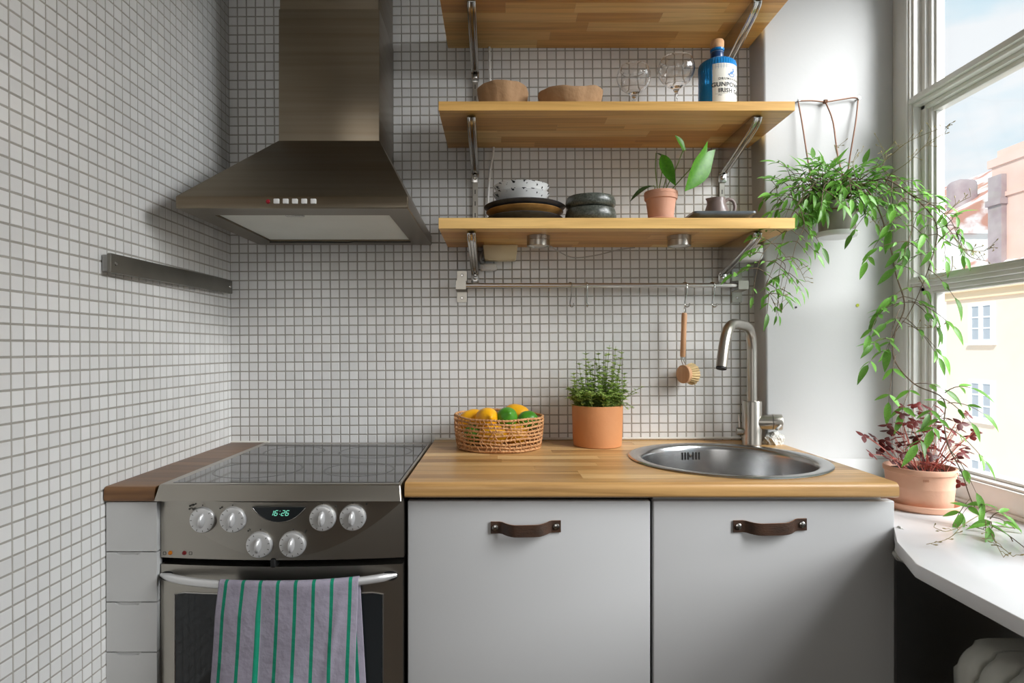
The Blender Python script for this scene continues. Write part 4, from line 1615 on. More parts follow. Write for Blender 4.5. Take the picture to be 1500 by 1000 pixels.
for ring, nn in ((0.006, 7), (0.0125, 14), (0.019, 22)):
    for k in range(nn):
        a = 2 * PI * k / nn + ring * 50
        p0 = fm @ Vector((ring * math.cos(a), ring * math.sin(a), 0.006))
        sp = 1.42
        p1 = fm @ Vector((ring * sp * math.cos(a), ring * sp * math.sin(a), 0.029 + r4.uniform(-0.001, 0.001)))
        bs.tube([p0, p1], [0.0022, 0.0036], 6)
o = bs.build('bristles', BRIST, br)
o['kind'] = 'stuff'

# ================================================================== SINK AND FAUCET
sk = thing('sink', 'round stainless steel sink set in the butcher block worktop', 'sink', (SX, SY, ZW))
prof = [(0.2165, 0.0002), (0.2170, 0.0016), (0.2150, 0.0034), (0.2080, 0.0042), (0.1960, 0.0036), (0.1900, 0.0010), (0.1868, -0.0040), (0.1850, -0.0120), (0.1830, -0.09), (0.1790, -0.112), (0.1700, -0.127), (0.1550, -0.134), (0.06, -0.137), (0.045, -0.140), (0.042, -0.142), (0, -0.142)]
back_ = [(0, -0.144), (0.045, -0.144), (0.157, -0.1365), (0.173, -0.129), (0.182, -0.113), (0.1855, -0.09), (0.1880, -0.012), (0.1895, -0.004), (0.1930, 0.0002), (0.2165, 0.0002)]
sk_b = MB().lathe(prof + back_, (SX, SY, ZW), 96).build('bowl', SINKM, sk, sharp=50)
MB().lathe([(0, 0.004), (0.012, 0.004), (0.016, 0.001), (0.034, 0.001), (0.038, 0.003), (0.040, 0.0)], (SX, SY, ZW - 0.1415), 32).build('drain', CHROME, sk_b)
ov = MB()
for px in (1000.5, 1005, 1009.5, 1017, 1021.5, 1026):
    xx = (px - VX) / 571.0
    a = math.acos(max(-1, min(1, (xx - SX) / 0.184)))
    tang = Vector((-math.sin(a), math.cos(a), 0))
    rad = Vector((math.cos(a), math.sin(a), 0))
    c = Vector((SX, SY, 0)) + rad * 0.1842 + Vector((0, 0, 0.8845))
    m_ = frame(c, tang, rad)
    ov.bbox((-0.0095, -0.0016, -0.002), (0.0095, 0.0016, 0.0016), 0.0006, 1, mat=m_)
ov.build('overflow_slots', HOLE, sk_b)
xx = (1013.2 - VX) / 571.0
a = math.acos((xx - SX) / 0.184)
rad = Vector((math.cos(a), math.sin(a), 0))
MB().lathe([(0, 0.003), (0.003, 0.0026), (0.0045, 0)], n=14, mat=frame(Vector((SX, SY, 0.8845)) + rad * 0.1838, (0, 0, 1), -rad)).build('overflow_screw', CHROME, sk_b)

FX, FY = 0.662, -0.086
fc = thing('faucet', 'tall brushed steel kitchen faucet with curved spout behind the sink', 'faucet', (FX, FY, ZW))
MB().lathe([(0, 0), (0.0240, 0), (0.0245, 0.002), (0.0240, 0.004), (0.0240, 0.112), (0.0232, 0.1145), (0.0135, 0.1145), (0, 0.1145)], (FX, FY, ZW + 0.0003), 40).build('base', NICKEL, fc)
dr_ = Vector((0.513 - FX, -0.272 - FY, 0))
rise = [Vector((FX, FY, ZW + 0.112)), Vector((FX, FY, 1.09)), Vector((FX, FY, 1.145))]
fr_ = [(0.01, 1.172), (0.05, 1.197), (0.13, 1.2125), (0.25, 1.2185), (0.45, 1.2205), (0.62, 1.2205), (0.75, 1.213), (0.84, 1.197), (0.91, 1.172), (0.96, 1.145), (1.0, 1.118)]
sp_ = rise + [Vector((FX, FY, 0)) + dr_ * a + Vector((0, 0, z)) for a, z in fr_]
spp = smooth_path(sp_, 5)
MB().tube(spp, 0.0125, 20).build('spout', NICKEL, fc)
e1, e0 = spp[-1], spp[-4]
dv_ = (e1 - e0).normalized()
MB().tube([e1 - dv_ * 0.002, e1 + dv_ * 0.004], 0.0118, 20).build('aerator', DARKM, fc)
hz = ZW + 0.060
hdv = Vector((1, -0.30, 0.02)).normalized()
h0 = Vector((FX, FY, hz)) + hdv * 0.012
lv = MB().tube([h0, h0 + hdv * 0.036], 0.0200, 28)
lv.tube([h0 + hdv * 0.0375, h0 + hdv * 0.058, h0 + hdv * 0.060], [0.0205, 0.0205, 0.0195], 28)
lo_ = lv.build('mixer_handle', NICKEL, fc)
MB().tube([h0 + hdv * 0.050 + Vector((0, -0.016, -0.006)), h0 + hdv * 0.030 + Vector((-0.005, -0.050, -0.012))], [0.0038, 0.0032], 12).build('lever_pin', STEEL_L, lo_)
MB().tube([Vector((FX, FY, ZW + 0.035)), Vector((FX - 0.038, FY + 0.006, ZW + 0.035))], 0.010, 18).build('side_valve', NICKEL, fc)
MB().tube([Vector((FX - 0.029, FY + 0.006, ZW + 0.035)), Vector((FX - 0.031, FY + 0.007, ZW + 0.078))], [0.0022, 0.0018], 10).build('valve_pin', STEEL_L, fc)

# ================================================================== THINGS ON THE SHELVES
ZM = shelf_z[1][1] + 0.0003
ZL = shelf_z[0][1] + 0.0003


def rough_bowl(name, label, px, d, wx, wy, h, seed, grp):
    """a hand-shaped bowl: bulging ridged wall and an uneven rim"""
    x = (px - VX) / F * d
    c = Vector((x, d - DB, ZM))
    rr = random.Random(seed)
    ph = [rr.uniform(0, 6.28) for _ in range(8)]

    def mod(a, r, z):
        return 1 + 0.035 * math.sin(3 * a + ph[0]) + 0.025 * math.sin(5 * a + ph[1] + 40 * z) + 0.012 * math.sin(13 * a + ph[2])
    pr = [(0.0, 0.05), (0.45, 0.05), (0.50, 0.0), (0.60, 0.01), (0.74, 0.16), (0.86, 0.40), (0.94, 0.66), (0.985, 0.88), (1.0, 0.965), (0.985, 1.0), (0.95, 0.99), (0.90, 0.80), (0.78, 0.45), (0.58, 0.20), (0.0, 0.14)]
    pr = [(r, z * h) for r, z in pr]
    mb = MB().lathe(pr, (0, 0, 0), 56, mod=mod)
    mb.v = [(v[0] * wx, v[1] * wy, v[2] * (1 + 0.05 * math.sin(v[0] * 2.1 + ph[3]) + 0.035 * math.sin(4.3 * v[0] + 2.2 * v[1] + ph[4]))) for v in mb.v]
    o = mb.build(name, BOWLB, local=True, sharp=60)
    o.location = c
    o.rotation_euler = (0, 0, rr.uniform(-0.3, 0.3))
    return tag(o, label, 'bowl', grp)


rough_bowl('rough_bowl', 'smaller rough brown bowl on the middle shelf, beside the bracket', 735, 1.515, 0.0645, 0.062, 0.076, 4, 'rough brown bowls')
rough_bowl('rough_bowl', 'wider low rough brown bowl on the middle shelf', 835, 1.515, 0.0805, 0.072, 0.064, 9, 'rough brown bowls')


def glass(label, px, d, r, ztop, grp):
    x = (px - VX) / F * d
    y = d - DB
    zt = ztop - ZM
    h = 1.60 * r
    b = zt - h
    g = thing('coupe_glass', label, 'glass', (x, y, ZM), grp)
    pr = [(0, 0.0), (0.030, 0.0), (0.0305, 0.0012), (0.012, 0.0035), (0.0042, 0.010), (0.0032, 0.03), (0.0032, b - 0.020), (0.0045, b - 0.008), (0.009, b)]
    ob = [(0.45, 0.10), (0.72, 0.24), (0.92, 0.44), (1.0, 0.62), (0.985, 0.76), (0.91, 0.90), (0.83, 1.0)]
    pr += [(r * a, b + h * k) for a, k in ob]
    pr += [(r * a - 0.0011, b + h * k + (0.0004 if k == 1.0 else 0)) for a, k in reversed(ob)] + [(0.006, b + 0.003), (0, b + 0.0022)]
    MB().lathe(pr, (x, y, ZM), 40, mod=lambda a, rr, z: 1 + (0.016 * math.sin(7 * a + 20 * (z - b)) if z > b else 0)).build('glass_body', DRINK, g, sharp=60)


glass('clear coupe glass behind, the one nearer the brown bowls', 928.5, 1.53, 0.0430, 1.876, 'clear coupe glasses')
glass('clear coupe glass in front, the one nearer the blue bottle', 990.5, 1.49, 0.0455, 1.878, 'clear coupe glasses')

bd = 1.500
bx_, by_ = (1050.5 - VX) / F * bd, bd - DB
bt = thing('gin_bottle', 'blue glass spirit bottle with cream paper label and cork stopper', 'bottle', (bx_, by_, ZM))
RB = 0.0452
hb = CZ + (511 - 92.5) / F * bd - ZM          # shoulder top
prb = [(0, 0.0), (RB - 0.002, 0.0), (RB, 0.003), (RB, hb - 0.012), (RB - 0.0015, hb - 0.006), (RB - 0.006, hb - 0.0015), (RB - 0.014, hb + 0.0005), (0.017, hb + 0.004), (0.0145, hb + 0.008), (0.0142, hb + 0.027), (0.0165, hb + 0.028), (0.0170, hb + 0.033), (0.0150, hb + 0.034), (0, hb + 0.034)]


def ribs(a, r, z):
    return 1 + (0.010 * math.cos(44 * a) if (hb - 0.034 < z < hb - 0.003 or (0.0005 < z < hb - 0.04 and False)) else 0)


pr2, last = [], None
for q in prb:
    if last and q[1] - last[1] > 0.02 and abs(q[0] - last[0]) < 1e-6 and q[0] > 0.04:
        pr2 += [(q[0], hb - 0.0345), (q[0], hb - 0.0325)]
    pr2.append(q)
    last = q
bb = MB().lathe(pr2, (bx_, by_, ZM), 176, mod=ribs).build('bottle_body', BLUEG, bt, sharp=60)
MB().lathe([(0.0150, hb + 0.0085), (0.0152, hb + 0.009), (0.0152, hb + 0.0265), (0.0150, hb + 0.027)], (bx_, by_, ZM), 32).build('neck_band', NAVY, bt)
MB().lathe([(0.0154, hb + 0.0095), (0.0155, hb + 0.0095), (0.0155, hb + 0.0105), (0.0154, hb + 0.0105)], (bx_, by_, ZM), 32).lathe([(0.0154, hb + 0.0245), (0.0155, hb + 0.0245), (0.0155, hb + 0.0255), (0.0154, hb + 0.0255)], (bx_, by_, ZM), 32).build('neck_print', NAVY_P, bt)
MB().lathe([(0, hb + 0.034), (0.0150, hb + 0.034), (0.0160, hb + 0.036), (0.0163, hb + 0.052), (0.0150, hb + 0.0545), (0, hb + 0.055)], (bx_, by_, ZM), 32).build('cork_stopper', CORK, bt)
# label wraps the front: centre turned a little to the window side
LA = -PI / 2 + 0.46
lz0, lz1 = 0.012, 0.1190


def on_bottle(u, z, lift=0.0):
    """u: metres round the label from its middle"""
    a = LA + u / RB
    return Vector((bx_ + (RB + lift) * math.cos(a), by_ + (RB + lift) * math.sin(a), ZM + z))


lm = MB()
vs, fs = [], []
nl = 30
for i in range(nl + 1):
    u = -0.0475 + 0.095 * i / nl
    vs += [on_bottle(u, lz0, 0.0004), on_bottle(u, lz1, 0.0004), on_bottle(u, lz1, 0.0001), on_bottle(u, lz0, 0.0001)]
for i in range(nl):
    a, c = i * 4, (i + 1) * 4
    for q in range(4):
        fs.append((a + q, a + (q + 1) % 4, c + (q + 1) % 4, c + q))
fs += [(0, 3, 2, 1), (nl * 4, nl * 4 + 1, nl * 4 + 2, nl * 4 + 3)]
lab = lm.add(vs, fs, 0, True).build('paper_label', LABELP, bt)


def letters(txt, size, z, mat, name, bold=0.0, u0=0.0, spacing=1.0):
    cu = bpy.data.curves.new('letters', 'FONT')
    cu.body = txt
    cu.size = size
    cu.align_x = 'CENTER'
    cu.offset = bold
    cu.space_character = spacing
    cu.resolution_u = 3
    t_ = bpy.data.objects.new('letters', cu)
    C.objects.link(t_)
    bpy.context.view_layer.update()
    me = bpy.data.meshes.new_from_object(t_.evaluated_get(bpy.context.evaluated_depsgraph_get()))
    bpy.data.objects.remove(t_)
    off = wloc(lab)
    for v in me.vertices:
        v.co = on_bottle(u0 + v.co.x, z + v.co.y, 0.0008) - off
    me.materials.clear()
    me.materials.append(mat)
    o = bpy.data.objects.new(name, me)
    C.objects.link(o)
    o.parent = lab
    return o


letters('GUNPOWDER', 0.0148, 0.0625, INK, 'lettering', 0.0004, 0.0, 1.08)
letters('IRISH GIN', 0.0145, 0.0480, INK, 'lettering', 0.0004, 0.0, 1.08)
letters('DRUMSHANBO', 0.0082, 0.0785, INK, 'lettering', 0.0001, 0.0, 1.3)
letters('70cl', 0.0052, 0.0400, INK, 'lettering', 0.0, -0.030)
letters('43% vol', 0.0052, 0.0400, INK, 'lettering', 0.0, 0.030)
ln = MB()
for z in (lz1 - 0.004, lz1 - 0.0085, 0.0445):
    for i in range(24):
        u0, u1 = -0.040 + 0.08 * i / 24, -0.040 + 0.08 * (i + (0.6 if z > 0.02 else 1)) / 24
        ln.add([on_bottle(u0, z, 0.0008), on_bottle(u1, z, 0.0008), on_bottle(u1, z + 0.0006, 0.0008), on_bottle(u0, z + 0.0006, 0.0008)], [(0, 1, 2, 3)])
ln.build('label_rules', MARK, lab)
em = MB()


def patch(pts, lift=0.0009):
    em.add([on_bottle(u, z, lift) for u, z in pts], [tuple(range(len(pts)))])


r5 = random.Random(8)
cz_ = 0.0965
def blob(cu, cz, ru, rz, n=14, rot=0.0):
    patch([(cu + ru * math.cos(2 * PI * k / n) * math.cos(rot) - rz * math.sin(2 * PI * k / n) * math.sin(rot), cz + ru * math.cos(2 * PI * k / n) * math.sin(rot) + rz * math.sin(2 * PI * k / n) * math.cos(rot)) for k in range(n)])


# small blue crest: leaping hare shape with leafy sprays round it
blob(0.000, cz_, 0.0060, 0.0034, rot=0.5)
blob(0.0056, cz_ + 0.0046, 0.0028, 0.0021, rot=0.3)
blob(0.0040, cz_ + 0.0085, 0.0009, 0.0032, rot=0.35)
blob(0.0062, cz_ + 0.0086, 0.0009, 0.0032, rot=-0.1)
blob(-0.0058, cz_ - 0.0036, 0.0034, 0.0013, rot=1.0)
blob(0.0050, cz_ - 0.0026, 0.0034, 0.0010, rot=-0.6)
for k in range(11):
    a = 3.6 + k * 0.29
    blob(0.0102 * math.cos(a), cz_ + 0.0092 * math.sin(a), 0.0021, 0.0008, 8, rot=a + 0.9)
em.open = True
em.build('crest', INKB, lab)

# ---- plates and bowls on the lowest shelf
pd = 1.498
pxx = (768.5 - VX) / F * pd
z = ZL


def plate(label, r, z, mat, rise=0.018):
    o = MB().lathe([(0, 0.002), (0.062, 0.002), (0.064, 0.0), (0.068, 0.0), (0.070, 0.003), (r * 0.86, rise * 0.55), (r - 0.002, rise - 0.002), (r, rise), (r - 0.003, rise + 0.0022), (r * 0.85, rise * 0.55 + 0.0045), (0.064, 0.0065), (0, 0.0060)], (0, 0, 0), 64).build('plate', mat, local=True, sharp=50)
    o.location = (pxx, pd - DB, z)
    tag(o, label, 'plate', 'stacked plates on the lowest shelf')


plate('charcoal plate at the bottom of the plate stack', 0.0955, z, PLATE_D)
plate('ochre plate in the middle of the plate stack', 0.0962, z + 0.0150, PLATE_T, 0.020)
plate('charcoal plate at the top of the stack, under the speckled bowls', 0.1015, z + 0.0290, PLATE_D, 0.0185)


def bowl(name, label, x, d, r, h, z, mat, foot, grp, straight=False):
    if straight:
        pr = [(0, 0.001), (foot, 0.001), (foot + 0.001, 0), (foot + 0.004, 0.0), (r * 0.93, 0.005), (r, h * 0.38), (r, h * 0.66), (r * 0.955, h * 0.93), (r * 0.94, h), (r * 0.91, h), (r * 0.92, h * 0.7), (r * 0.93, h * 0.4), (r * 0.84, 0.007), (0, 0.005)]
    else:
        pr = [(0, 0.002), (foot - 0.003, 0.002), (foot - 0.002, 0), (foot, 0.0), (foot + 0.001, 0.004), (r * 0.60, h * 0.16), (r * 0.79, h * 0.52), (r * 0.925, h * 0.84), (r, h * 0.985), (r - 0.001, h), (r - 0.003, h * 0.99), (r * 0.84, h * 0.72), (r * 0.64, h * 0.34), (foot, 0.0075), (0, 0.006)]
    ph = len(label) * 0.7
    o = MB().lathe(pr, (0, 0, 0), 56, mod=lambda a, rr, zz: 1 + 0.008 * math.sin(3 * a + ph) + 0.004 * math.sin(7 * a)).build(name, mat, local=True, sharp=50)
    o.location = (x, d - DB, z)
    tag(o, label, 'bowl', grp)


xb_ = (763 - VX) / F * 1.498
bowl('speckled_bowl', 'white bowl with black speckles, lower one of the pair on the plates', xb_, 1.498, 0.0705, 0.0455, z + 0.0352, SPECK, 0.036, 'speckled bowls')
bowl('speckled_bowl', 'white bowl with black speckles, upper one of the pair on the plates', xb_ + 0.001, 1.498, 0.0695, 0.0455, z + 0.0352 + 0.0185, SPECK, 0.034, 'speckled bowls')
xg = (865 - VX) / F * 1.475
bowl('dark_bowl', 'dark green glazed bowl, lower one of the pair on the shelf', xg, 1.475, 0.0625, 0.0350, ZL, DKGREEN, 0.045, 'dark green bowls', True)
bowl('dark_bowl', 'dark green glazed bowl, upper one of the pair on the shelf', xg - 0.0005, 1.475, 0.0610, 0.0300, ZL + 0.0352, DKGREEN, 0.045, 'dark green bowls', True)

# ---- jug on its dish
jd = 1.455
xd = (1049 - VX) / F * jd
dm = MB()
bm = bmesh.new()
bmesh.ops.create_grid(bm, x_segments=18, y_segments=14, size=1)
for v in bm.verts:
    ex = max(abs(v.co.x), abs(v.co.y))
    up = max(0, ex - 0.62) / 0.38
    v.co = Vector((v.co.x * 0.0735, v.co.y * 0.062, 0.004 + 0.0115 * up ** 1.3))
    if up > 0.9:
        cx_, cy_ = abs(v.co.x) / 0.0735, abs(v.co.y) / 0.062
        if cx_ > 0.9 and cy_ > 0.9:
            v.co.x *= 0.965
            v.co.y *= 0.965
geo = bmesh.ops.solidify(bm, geom=list(bm.faces), thickness=0.0045)
dm.bm(bm)
o = dm.build('serving_dish', DISHM, local=True, sharp=60)
zmin = min(v.co.z for v in o.data.vertices)
o.location = (xd, jd - DB, ZL - zmin)
tag(o, 'low rectangular blue-grey dish under the small jug on the lowest shelf', 'dish')
zd = ZL - zmin + 0.0042
xj = (1049.5 - VX) / F * jd
jg = thing('milk_jug', 'small mauve-grey jug standing on the blue-grey dish', 'jug', (xj, jd - DB, zd))


def spout_mod(a, r, zz):
    k = max(0, math.cos(a - PI)) ** 14
    return 1 + 0.28 * k * max(0, (zz - 0.030) / 0.010) * (1 if zz > 0.030 else 0)


MB().lathe([(0, 0.0), (0.024, 0.0), (0.0265, 0.002), (0.0278, 0.009), (0.0262, 0.020), (0.0215, 0.030), (0.0195, 0.035), (0.0202, 0.040), (0.0180, 0.0398), (0.0172, 0.035), (0.019, 0.030), (0.024, 0.019), (0.0250, 0.008), (0.022, 0.004), (0, 0.004)], (xj, jd - DB, zd), 48, mod=spout_mod, mat=Matrix.Diagonal((1.03, 1.03, 1.38, 1))).build('jug_body', JUGM, jg, sharp=60)
hj = [(0.0195, 0, 0.048), (0.030, 0, 0.0535), (0.041, 0, 0.048), (0.0450, 0, 0.034), (0.041, 0, 0.020), (0.0350, 0, 0.013), (0.027, 0, 0.013)]
MB().tube(smooth_path([Vector(p) + Vector((xj, jd - DB, zd)) for p in hj]), 0.0042, 10, flat=0.75).build('handle', JUGM, jg)


# ================================================================== POTS AND PLANTS
def leaf_mesh(name, mat, L=1.0, W=0.3, n=6, droop=0.25, fold=0.18, tipw=1.35, wave=0.0, heart=0.0):
    vs, fs = [], []
    for i in range(n + 1):
        t = i / n
        wv = W * 0.5 * (math.sin(PI * min(1, t ** (1 / tipw))) ** 0.85 if 0 < t < 1 else 0.03)
        if heart and t < 0.35:
            wv = max(wv, W * 0.5 * (0.55 + 1.2 * t))
        z = -droop * t * t
        yb = t * L - (heart * L * 0.16 * max(0, 1 - t / 0.2) if heart else 0)
        lift = fold * wv + wave * math.sin(t * 14)
        vs += [(-wv, yb, z + lift), (0, t * L, z), (wv, yb, z + fold * wv - wave * math.sin(t * 14))]
    for i in range(n):
        a, b = i * 3, (i + 1) * 3
        fs += [(a, a + 1, b + 1, b), (a + 1, a + 2, b + 2, b + 1)]
    m = MB().add(vs, fs, 0, True)
    m.open = True
    return m, m.mesh(name, mat, sharp=80)


def add_leaves(root, leaves, meshes, mats_field, name='leaf', limit=290, field='foliage'):
    """leaves: (world matrix, size, kind); the largest become single leaf parts, the rest one mass"""
    off = wloc(root)
    leaves = sorted(leaves, key=lambda q: -q[1])
    fm_ = MB()
    fm_.open = True
    for i, (m, s_, k) in enumerate(leaves):
        m2 = Matrix.Translation(-off) @ m
        if i < limit:
            inst(name, meshes[k][1], root, m2)
        else:
            g_ = meshes[k][0]
            fm_.add([m @ Vector(v) for v in g_.v], g_.f, 0, True)
    if fm_.v:
        o = fm_.build(field, mats_field, root, sharp=80)
        o['kind'] = 'stuff'


# ---- small plant on the lowest shelf
d = 1.462
px0 = (968 - VX) / F * d
sp = thing('potted_plant', 'small terracotta pot of broad-leaved cuttings on the lowest shelf', 'plant', (px0, d - DB, ZL))
c = Vector((px0, d - DB, ZL))
MB().lathe([(0, 0.0), (0.036, 0.0), (0.0395, 0.003), (0.0415, 0.009), (0.0400, 0.010), (0.0370, 0.005), (0.034, 0.0035), (0, 0.0035)], c, 48).build('saucer', TERRA_S, sp)
MB().lathe([(0, 0.0), (0.0275, 0.0), (0.0290, 0.003), (0.0352, 0.052), (0.0356, 0.0535), (0.0385, 0.0545), (0.0392, 0.057), (0.0400, 0.072), (0.0385, 0.0735), (0.0365, 0.072), (0.0355, 0.056), (0.034, 0.05), (0, 0.05)], c + Vector((0, 0, 0.0037)), 48).build('pot', TERRA_S, sp)
sc_m = MB()
for k in range(44):
    a = 2 * PI * k / 44
    p = c + Vector((0.0397 * math.cos(a), 0.0397 * math.sin(a), 0.0037 + 0.0655 + 0.0012 * (k % 2)))
    q = c + Vector((0.0397 * math.cos(a + 2 * PI / 44), 0.0397 * math.sin(a + 2 * PI / 44), 0.0037 + 0.0655 + 0.0012 * ((k + 1) % 2)))
    sc_m.tube([p, q], 0.0008, 5)
sc_m.build('rim_pattern', TERRA_S, sp)
MB().lathe([(0, 0.004), (0.02, 0.003), (0.0352, 0.0)], c + Vector((0, 0, 0.066)), 24).build('soil', SOIL, sp)
zp = 0.068
big = [leaf_mesh('leaf', LEAF_P, 1, 0.50, 8, 0.16, 0.35, 1.15, heart=1.0), leaf_mesh('leaf', LEAF_D, 1, 0.26, 8, 0.25, 0.5, 1.2), leaf_mesh('leaf', LEAF_P, 1, 0.36, 8, 0.15, 0.3, 1.2)]
off = wloc(sp)


def shelf_leaf(base_px, tip_px, d0, d1, up, kind, stem_from=None):
    a, b = at(base_px[0], base_px[1], d0), at(tip_px[0], tip_px[1], d1)
    m = frame(a, b - a, up, (b - a).length)
    inst('leaf', big[kind][1], sp, Matrix.Translation(-off) @ m)
    s0 = c + Vector((stem_from, 0, zp))
    mid = (s0 + a) / 2 + Vector((0.006 if a.x > s0.x else -0.004, 0, 0.008))
    MB().tube(smooth_path([s0, mid, a]), 0.0013, 7).build('stem', STEM_G, sp)


shelf_leaf((1001, 219), (992, 197), 1.455, 1.44, (0.3, -0.9, 0.4), 0, 0.004)
shelf_leaf((1036, 222), (1012, 277), 1.44, 1.41, (0.55, -0.8, 0.15), 0, 0.012)
shelf_leaf((969, 226), (987, 268), 1.46, 1.43, (-0.5, -0.8, 0.3), 2, -0.008)
shelf_leaf((961, 224), (990, 238), 1.47, 1.46, (0.0, -0.5, 0.9), 1, -0.006)
shelf_leaf((957, 272), (922, 284), 1.45, 1.42, (0.1, -0.3, 0.9), 1, -0.022)
shelf_leaf((976, 245), (990, 270), 1.45, 1.45, (-0.4, -0.8, 0.3), 2, 0.0)

# ---- herb in the big terracotta pot on the worktop
d = 1.560
hxp = (875 - VX) / F * d
hb_ = thing('potted_herb', 'bushy green kitchen herb in a straight terracotta pot on the worktop', 'plant', (hxp, d - DB, ZW))
c = Vector((hxp, d - DB, ZW + 0.0003))
MB().lathe([(0, 0), (0.0595, 0), (0.0615, 0.0015), (0.0635, 0.020), (0.0655, 0.1035), (0.0645, 0.1050), (0.0615, 0.1050), (0.0605, 0.100), (0.058, 0.09), (0, 0.09)], c, 64).build('pot', TERRA, hb_)
MB().lathe([(0, 0.006), (0.03, 0.004), (0.0608, 0)], c + Vector((0, 0, 0.0925)), 32).build('soil', SOIL, hb_)
r6 = random.Random(17)
stm = MB()
herb = MB()
herb.open = True
hl_ = leaf_mesh('leaf', LEAF_H, 1, 0.68, 3, 0.2, 0.3, 1.0)[0]


def herb_stem(p0, pts, nleaf, size):
    path = smooth_path([p0] + pts, 5)
    stm.tube(path, [0.0011 - 0.0007 * i / len(path) for i in range(len(path))], 4)
    for k in range(nleaf):
        t = 0.12 + 0.88 * k / max(1, nleaf - 1)
        i = min(len(path) - 2, int(t * (len(path) - 1)))
        p = path[i]
        tg = (path[i + 1] - path[i]).normalized()
        for s_ in (-1, 1):
            a = k * 1.57 + (0 if s_ > 0 else PI) + r6.uniform(-0.4, 0.4)
            side = Vector((math.cos(a), math.sin(a), 0.25))
            dirn = (side + tg * 0.5).normalized()
            m = frame(p, dirn, (0.1, 0.1, 1), size * r6.uniform(0.75, 1.2) * (1.1 - 0.45 * t))
            herb.add([m @ Vector(v) for v in hl_.v], hl_.f, 0, True)
        if k == nleaf - 1:
            for q in range(5):
                a = q * 1.26
                m = frame(p, Vector((math.cos(a), math.sin(a), 1.0)), (0, 0, 1), size * 0.5)
                herb.add([m @ Vector(v) for v in hl_.v], hl_.f, 0, True)


top = c + Vector((0, 0, 0.094))
for k in range(100):                                  # dense skirt
    a = r6.uniform(0, 2 * PI)
    rr = 0.058 * math.sqrt(r6.random())
    p0 = top + Vector((rr * math.cos(a), rr * math.sin(a), 0))
    ln_ = r6.uniform(0.035, 0.075)
    o_ = Vector((math.cos(a), math.sin(a), 0)) * r6.uniform(0.2, 0.6)
    herb_stem(p0, [p0 + (o_ * 0.4 + Vector((0, 0, 0.6))) * ln_, p0 + (o_ + Vector((0, 0, 0.85 - 0.5 * o_.length))) * ln_], 10, 0.0150)
for tx, ty in ((858, 514), (872, 522), (893, 505), (902, 507), (911, 512), (884, 528), (848, 530), (840, 545), (865, 540), (880, 545), (897, 535), (909, 532), (905, 550), (852, 552), (888, 516), (868, 532), (915, 545), (876, 514), (846, 555), (858, 540), (863, 556), (871, 548), (882, 556), (890, 548), (899, 545), (908, 556), (916, 556), (853, 562), (840, 556), (867, 562), (892, 560), (878, 536), (886, 540), (861, 527), (903, 522)):
    p0 = top + Vector((r6.uniform(-0.035, 0.035) * 1.0, r6.uniform(-0.04, 0.03), 0))
    e = at(tx, ty, d + r6.uniform(-0.03, 0.03))
    p0.x = c.x + (e.x - c.x) * 0.55
    herb_stem(p0, [p0 * 0.5 + e * 0.5 + Vector((r6.uniform(-0.006, 0.006), 0, 0)), e], 19, 0.0155)
for tx, ty in ((943, 566), (928, 598), (934, 575), (832, 567), (920, 600)):
    e = at(tx, ty, d - 0.02)
    p0 = top + Vector((0.04 if tx > 875 else -0.045, -0.02, 0))
    herb_stem(p0, [p0 * 0.5 + e * 0.5 + Vector((0, 0, 0.010 if ty < 590 else 0.016)), e], 10, 0.011)
stm.build('stems', STEM_G, hb_)
o = herb.build('foliage', LEAF_H, hb_, sharp=80)
o['kind'] = 'stuff'

# ---- fruit basket
bc = Vector((0.0015, -0.1185, ZW + 0.0003))
bk = thing('fruit_basket', 'round open-weave wicker basket of lemons and limes on the worktop', 'basket', bc)
ZB = []
nr = 9
for k in range(nr):
    t = k / (nr - 1)
    r = 0.1045 + 0.004 * math.sin(t * 2.2) + 0.0035 * t
    z = 0.0042 + t * 0.0770
    ZB.append((r, z))
for k, (r, z) in enumerate(ZB):
    pts, rs = [], []
    N = 300
    for i in range(N):
        a = 2 * PI * i / N
        wob = 0.0012 * math.sin(3 * a + k * 1.3) + 0.0008 * math.sin(7 * a + k)
        tilt = 0.0025 * math.cos(a - 2.4) * (k / 8)
        pts.append(bc + Vector((r * math.cos(a), r * math.sin(a), z + wob + tilt)))
        rs.append(0.0028 * (1 + 0.20 * math.sin(a * 75)))
    m = MB().tube(pts, rs, 7, closed=True)
    m.build('coil', WICK, bk, sharp=80)
lc = MB()
r7 = random.Random(2)
for k in range(nr - 1):
    (ra, za), (rb_, zb_) = ZB[k], ZB[k + 1]
    for q in range(46):
        a0 = 2 * PI * (q + 0.5 * (k % 2)) / 46 + r7.uniform(-0.04, 0.04)
        a1 = a0 + r7.choice((-1, 1)) * 0.05
        p = bc + Vector(((ra + 0.0025) * math.cos(a0), (ra + 0.0025) * math.sin(a0), za))
        s_ = bc + Vector(((rb_ + 0.0025) * math.cos(a1), (rb_ + 0.0025) * math.sin(a1), zb_))
        lc.tube([p, p * 0.5 + s_ * 0.5 - Vector((0.001 * math.cos(a0), 0.001 * math.sin(a0), 0)), s_], 0.0013, 5)
o = lc.build('lacing', WICK_T, bk)
o['kind'] = 'stuff'
bt_ = MB()
for k in range(11):
    rr = 0.008 + k * 0.0093
    bt_.tube([bc + Vector((rr * math.cos(2 * PI * i / 64), rr * math.sin(2 * PI * i / 64), 0.0042)) for i in range(64)], 0.0042, 6, closed=True)
bt_.build('base', WICK, bk)


